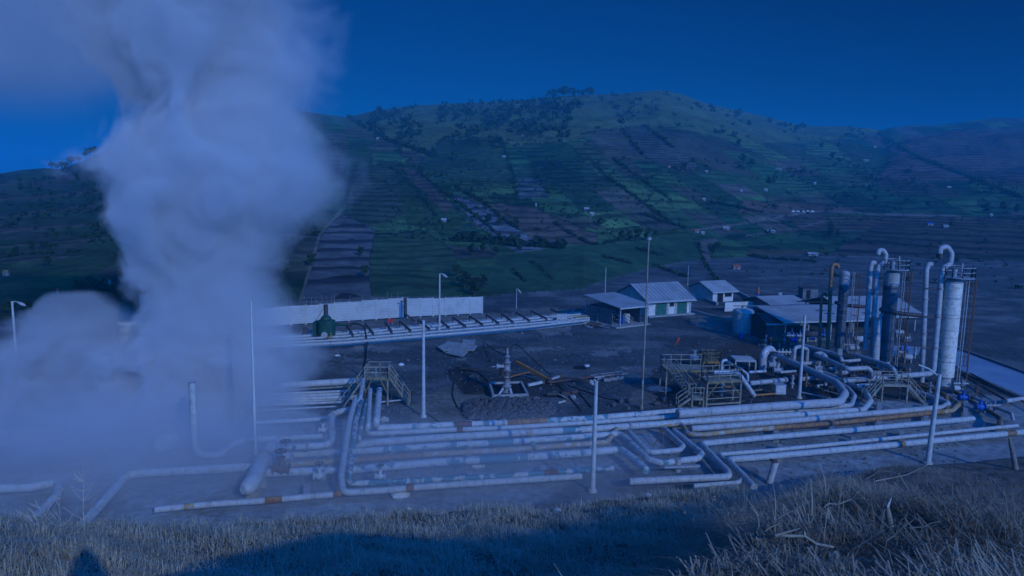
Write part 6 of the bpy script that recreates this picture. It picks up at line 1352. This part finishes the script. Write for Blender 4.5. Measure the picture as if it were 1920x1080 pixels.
steam('ground_mist','thin mist drifting low over the front pipes', [(815,-100,1400),(850,-100,1450),(910,-100,1450),(965,-100,1300),(990,0,1200)], 50, .3, .065, 1.5, 1.5, 1.0, .2, 5, detail=3.0, hull=1.4)
steam('left_mist','thicker steam lying over the soil at the left', [(770,-250,560),(820,-250,640),(900,-250,720),(960,-250,700),(1000,-200,600)], 52, .6, .16, 1.6, .9, 1.2, .22, 7, detail=4.0, hull=1.5)
# ------------------------------------------------------------------ haze
m = MB(); m.box((0, 1000, 84), (6600, 6600, 178)); n = NT('haze_air'); pv = n.n('ShaderNodeVolumePrincipled'); pv.inputs['Color'].default_value = (.05,.62,1,1); pv.inputs['Density'].default_value = .00046; pv.inputs['Anisotropy'].default_value = 0
n.l(pv.outputs[0], n.out.inputs['Volume']); o = m.build('haze', n.m); o['kind'] = 'stuff'; o['label'] = 'bluish haze filling the valley air'
# ------------------------------------------------------------------ light, sky, camera
w = bpy.data.worlds.new('World'); S.world = w; w.use_nodes = True; nt = w.node_tree; nt.nodes.clear()
sk = nt.nodes.new('ShaderNodeTexSky'); sk.sky_type = 'NISHITA'; sk.sun_disc = False; el = math.asin(SUN.z); sk.sun_elevation = el; sk.sun_rotation = math.atan2(SUN.x, SUN.y); sk.air_density = 1.3; sk.dust_density = .3; sk.ozone_density = 3; sk.altitude = 2000
mx = nt.nodes.new('ShaderNodeMix'); mx.data_type = 'RGBA'; mx.blend_type = 'MULTIPLY'; mx.inputs[0].default_value = 1; mx.inputs[7].default_value = (.015,.52,1.6,1)
bg = nt.nodes.new('ShaderNodeBackground'); bg.inputs[1].default_value = .15; wo = nt.nodes.new('ShaderNodeOutputWorld')
nt.links.new(sk.outputs[0], mx.inputs[6]); tc = nt.nodes.new('ShaderNodeTexCoord'); dt = nt.nodes.new('ShaderNodeVectorMath'); dt.operation = 'DOT_PRODUCT'; dt.inputs[1].default_value = SUN; nt.links.new(tc.outputs['Generated'], dt.inputs[0])
mr = nt.nodes.new('ShaderNodeFloatCurve'); ad = nt.nodes.new('ShaderNodeMath'); ad.operation = 'MULTIPLY_ADD'; ad.inputs[1].default_value = .5; ad.inputs[2].default_value = .5; nt.links.new(dt.outputs['Value'], ad.inputs[0]); nt.links.new(ad.outputs[0], mr.inputs['Value']); _c = mr.mapping.curves[0]; _c.points[0].location = (0, .04); _c.points[1].location = (1, .85)
for a_, b_ in ((.1,.040),(.2,.034),(.3,.022),(.42,.018),(.5,.03),(.65,.14),(.8,.4),(.92,.8)): _c.points.new(a_, b_)
mr.mapping.update()
if False: mr.inputs[1].default_value = -.25; mr.inputs[2].default_value = .85; mr.inputs[3].default_value = .18; mr.inputs[4].default_value = 3.6   # the sky glows toward the sun
vm = nt.nodes.new('ShaderNodeVectorMath'); vm.operation = 'SCALE'; nt.links.new(mx.outputs[2], vm.inputs[0]); ms = nt.nodes.new('ShaderNodeMath'); ms.operation = 'MULTIPLY'; ms.inputs[1].default_value = 5.0; nt.links.new(mr.outputs[0], ms.inputs[0]); nt.links.new(ms.outputs[0], vm.inputs['Scale']); nt.links.new(vm.outputs[0], bg.inputs[0]); nt.links.new(bg.outputs[0], wo.inputs[0])
L = bpy.data.lights.new('sun','SUN'); L.energy = 2.8; L.color = (.7,.88,.96); L.angle = R(.5); lo = bpy.data.objects.new('sun', L); COL.objects.link(lo); lo.rotation_euler = AS.to_track_quat('-Z','Y').to_euler(); lo.location = (30,-60,60)
cam = bpy.data.cameras.new('camera'); co = bpy.data.objects.new('camera', cam); COL.objects.link(co); cam.sensor_width = 36; cam.lens = 36*F/1920; cam.clip_end = 12000; cam.clip_start = .05
co.matrix_world = Matrix(((_r.x,_u.x,-_f.x,0),(_r.y,_u.y,-_f.y,0),(_r.z,_u.z,-_f.z,HC),(0,0,0,1))); S.camera = co
S.view_settings.view_transform = 'Standard'; S.view_settings.look = 'None'; S.view_settings.gamma = 1; S.view_settings.exposure = -1.08
S.render.engine = 'CYCLES'; cy = S.cycles; cy.use_adaptive_sampling = True; cy.adaptive_threshold = .03; cy.use_denoising = True
cy.max_bounces = 6; cy.diffuse_bounces = 2; cy.glossy_bounces = 2; cy.transmission_bounces = 2; cy.volume_bounces = 3; cy.transparent_max_bounces = 8; cy.volume_step_rate = 1.0; cy.volume_max_steps = 96
cy.caustics_reflective = False; cy.caustics_refractive = False
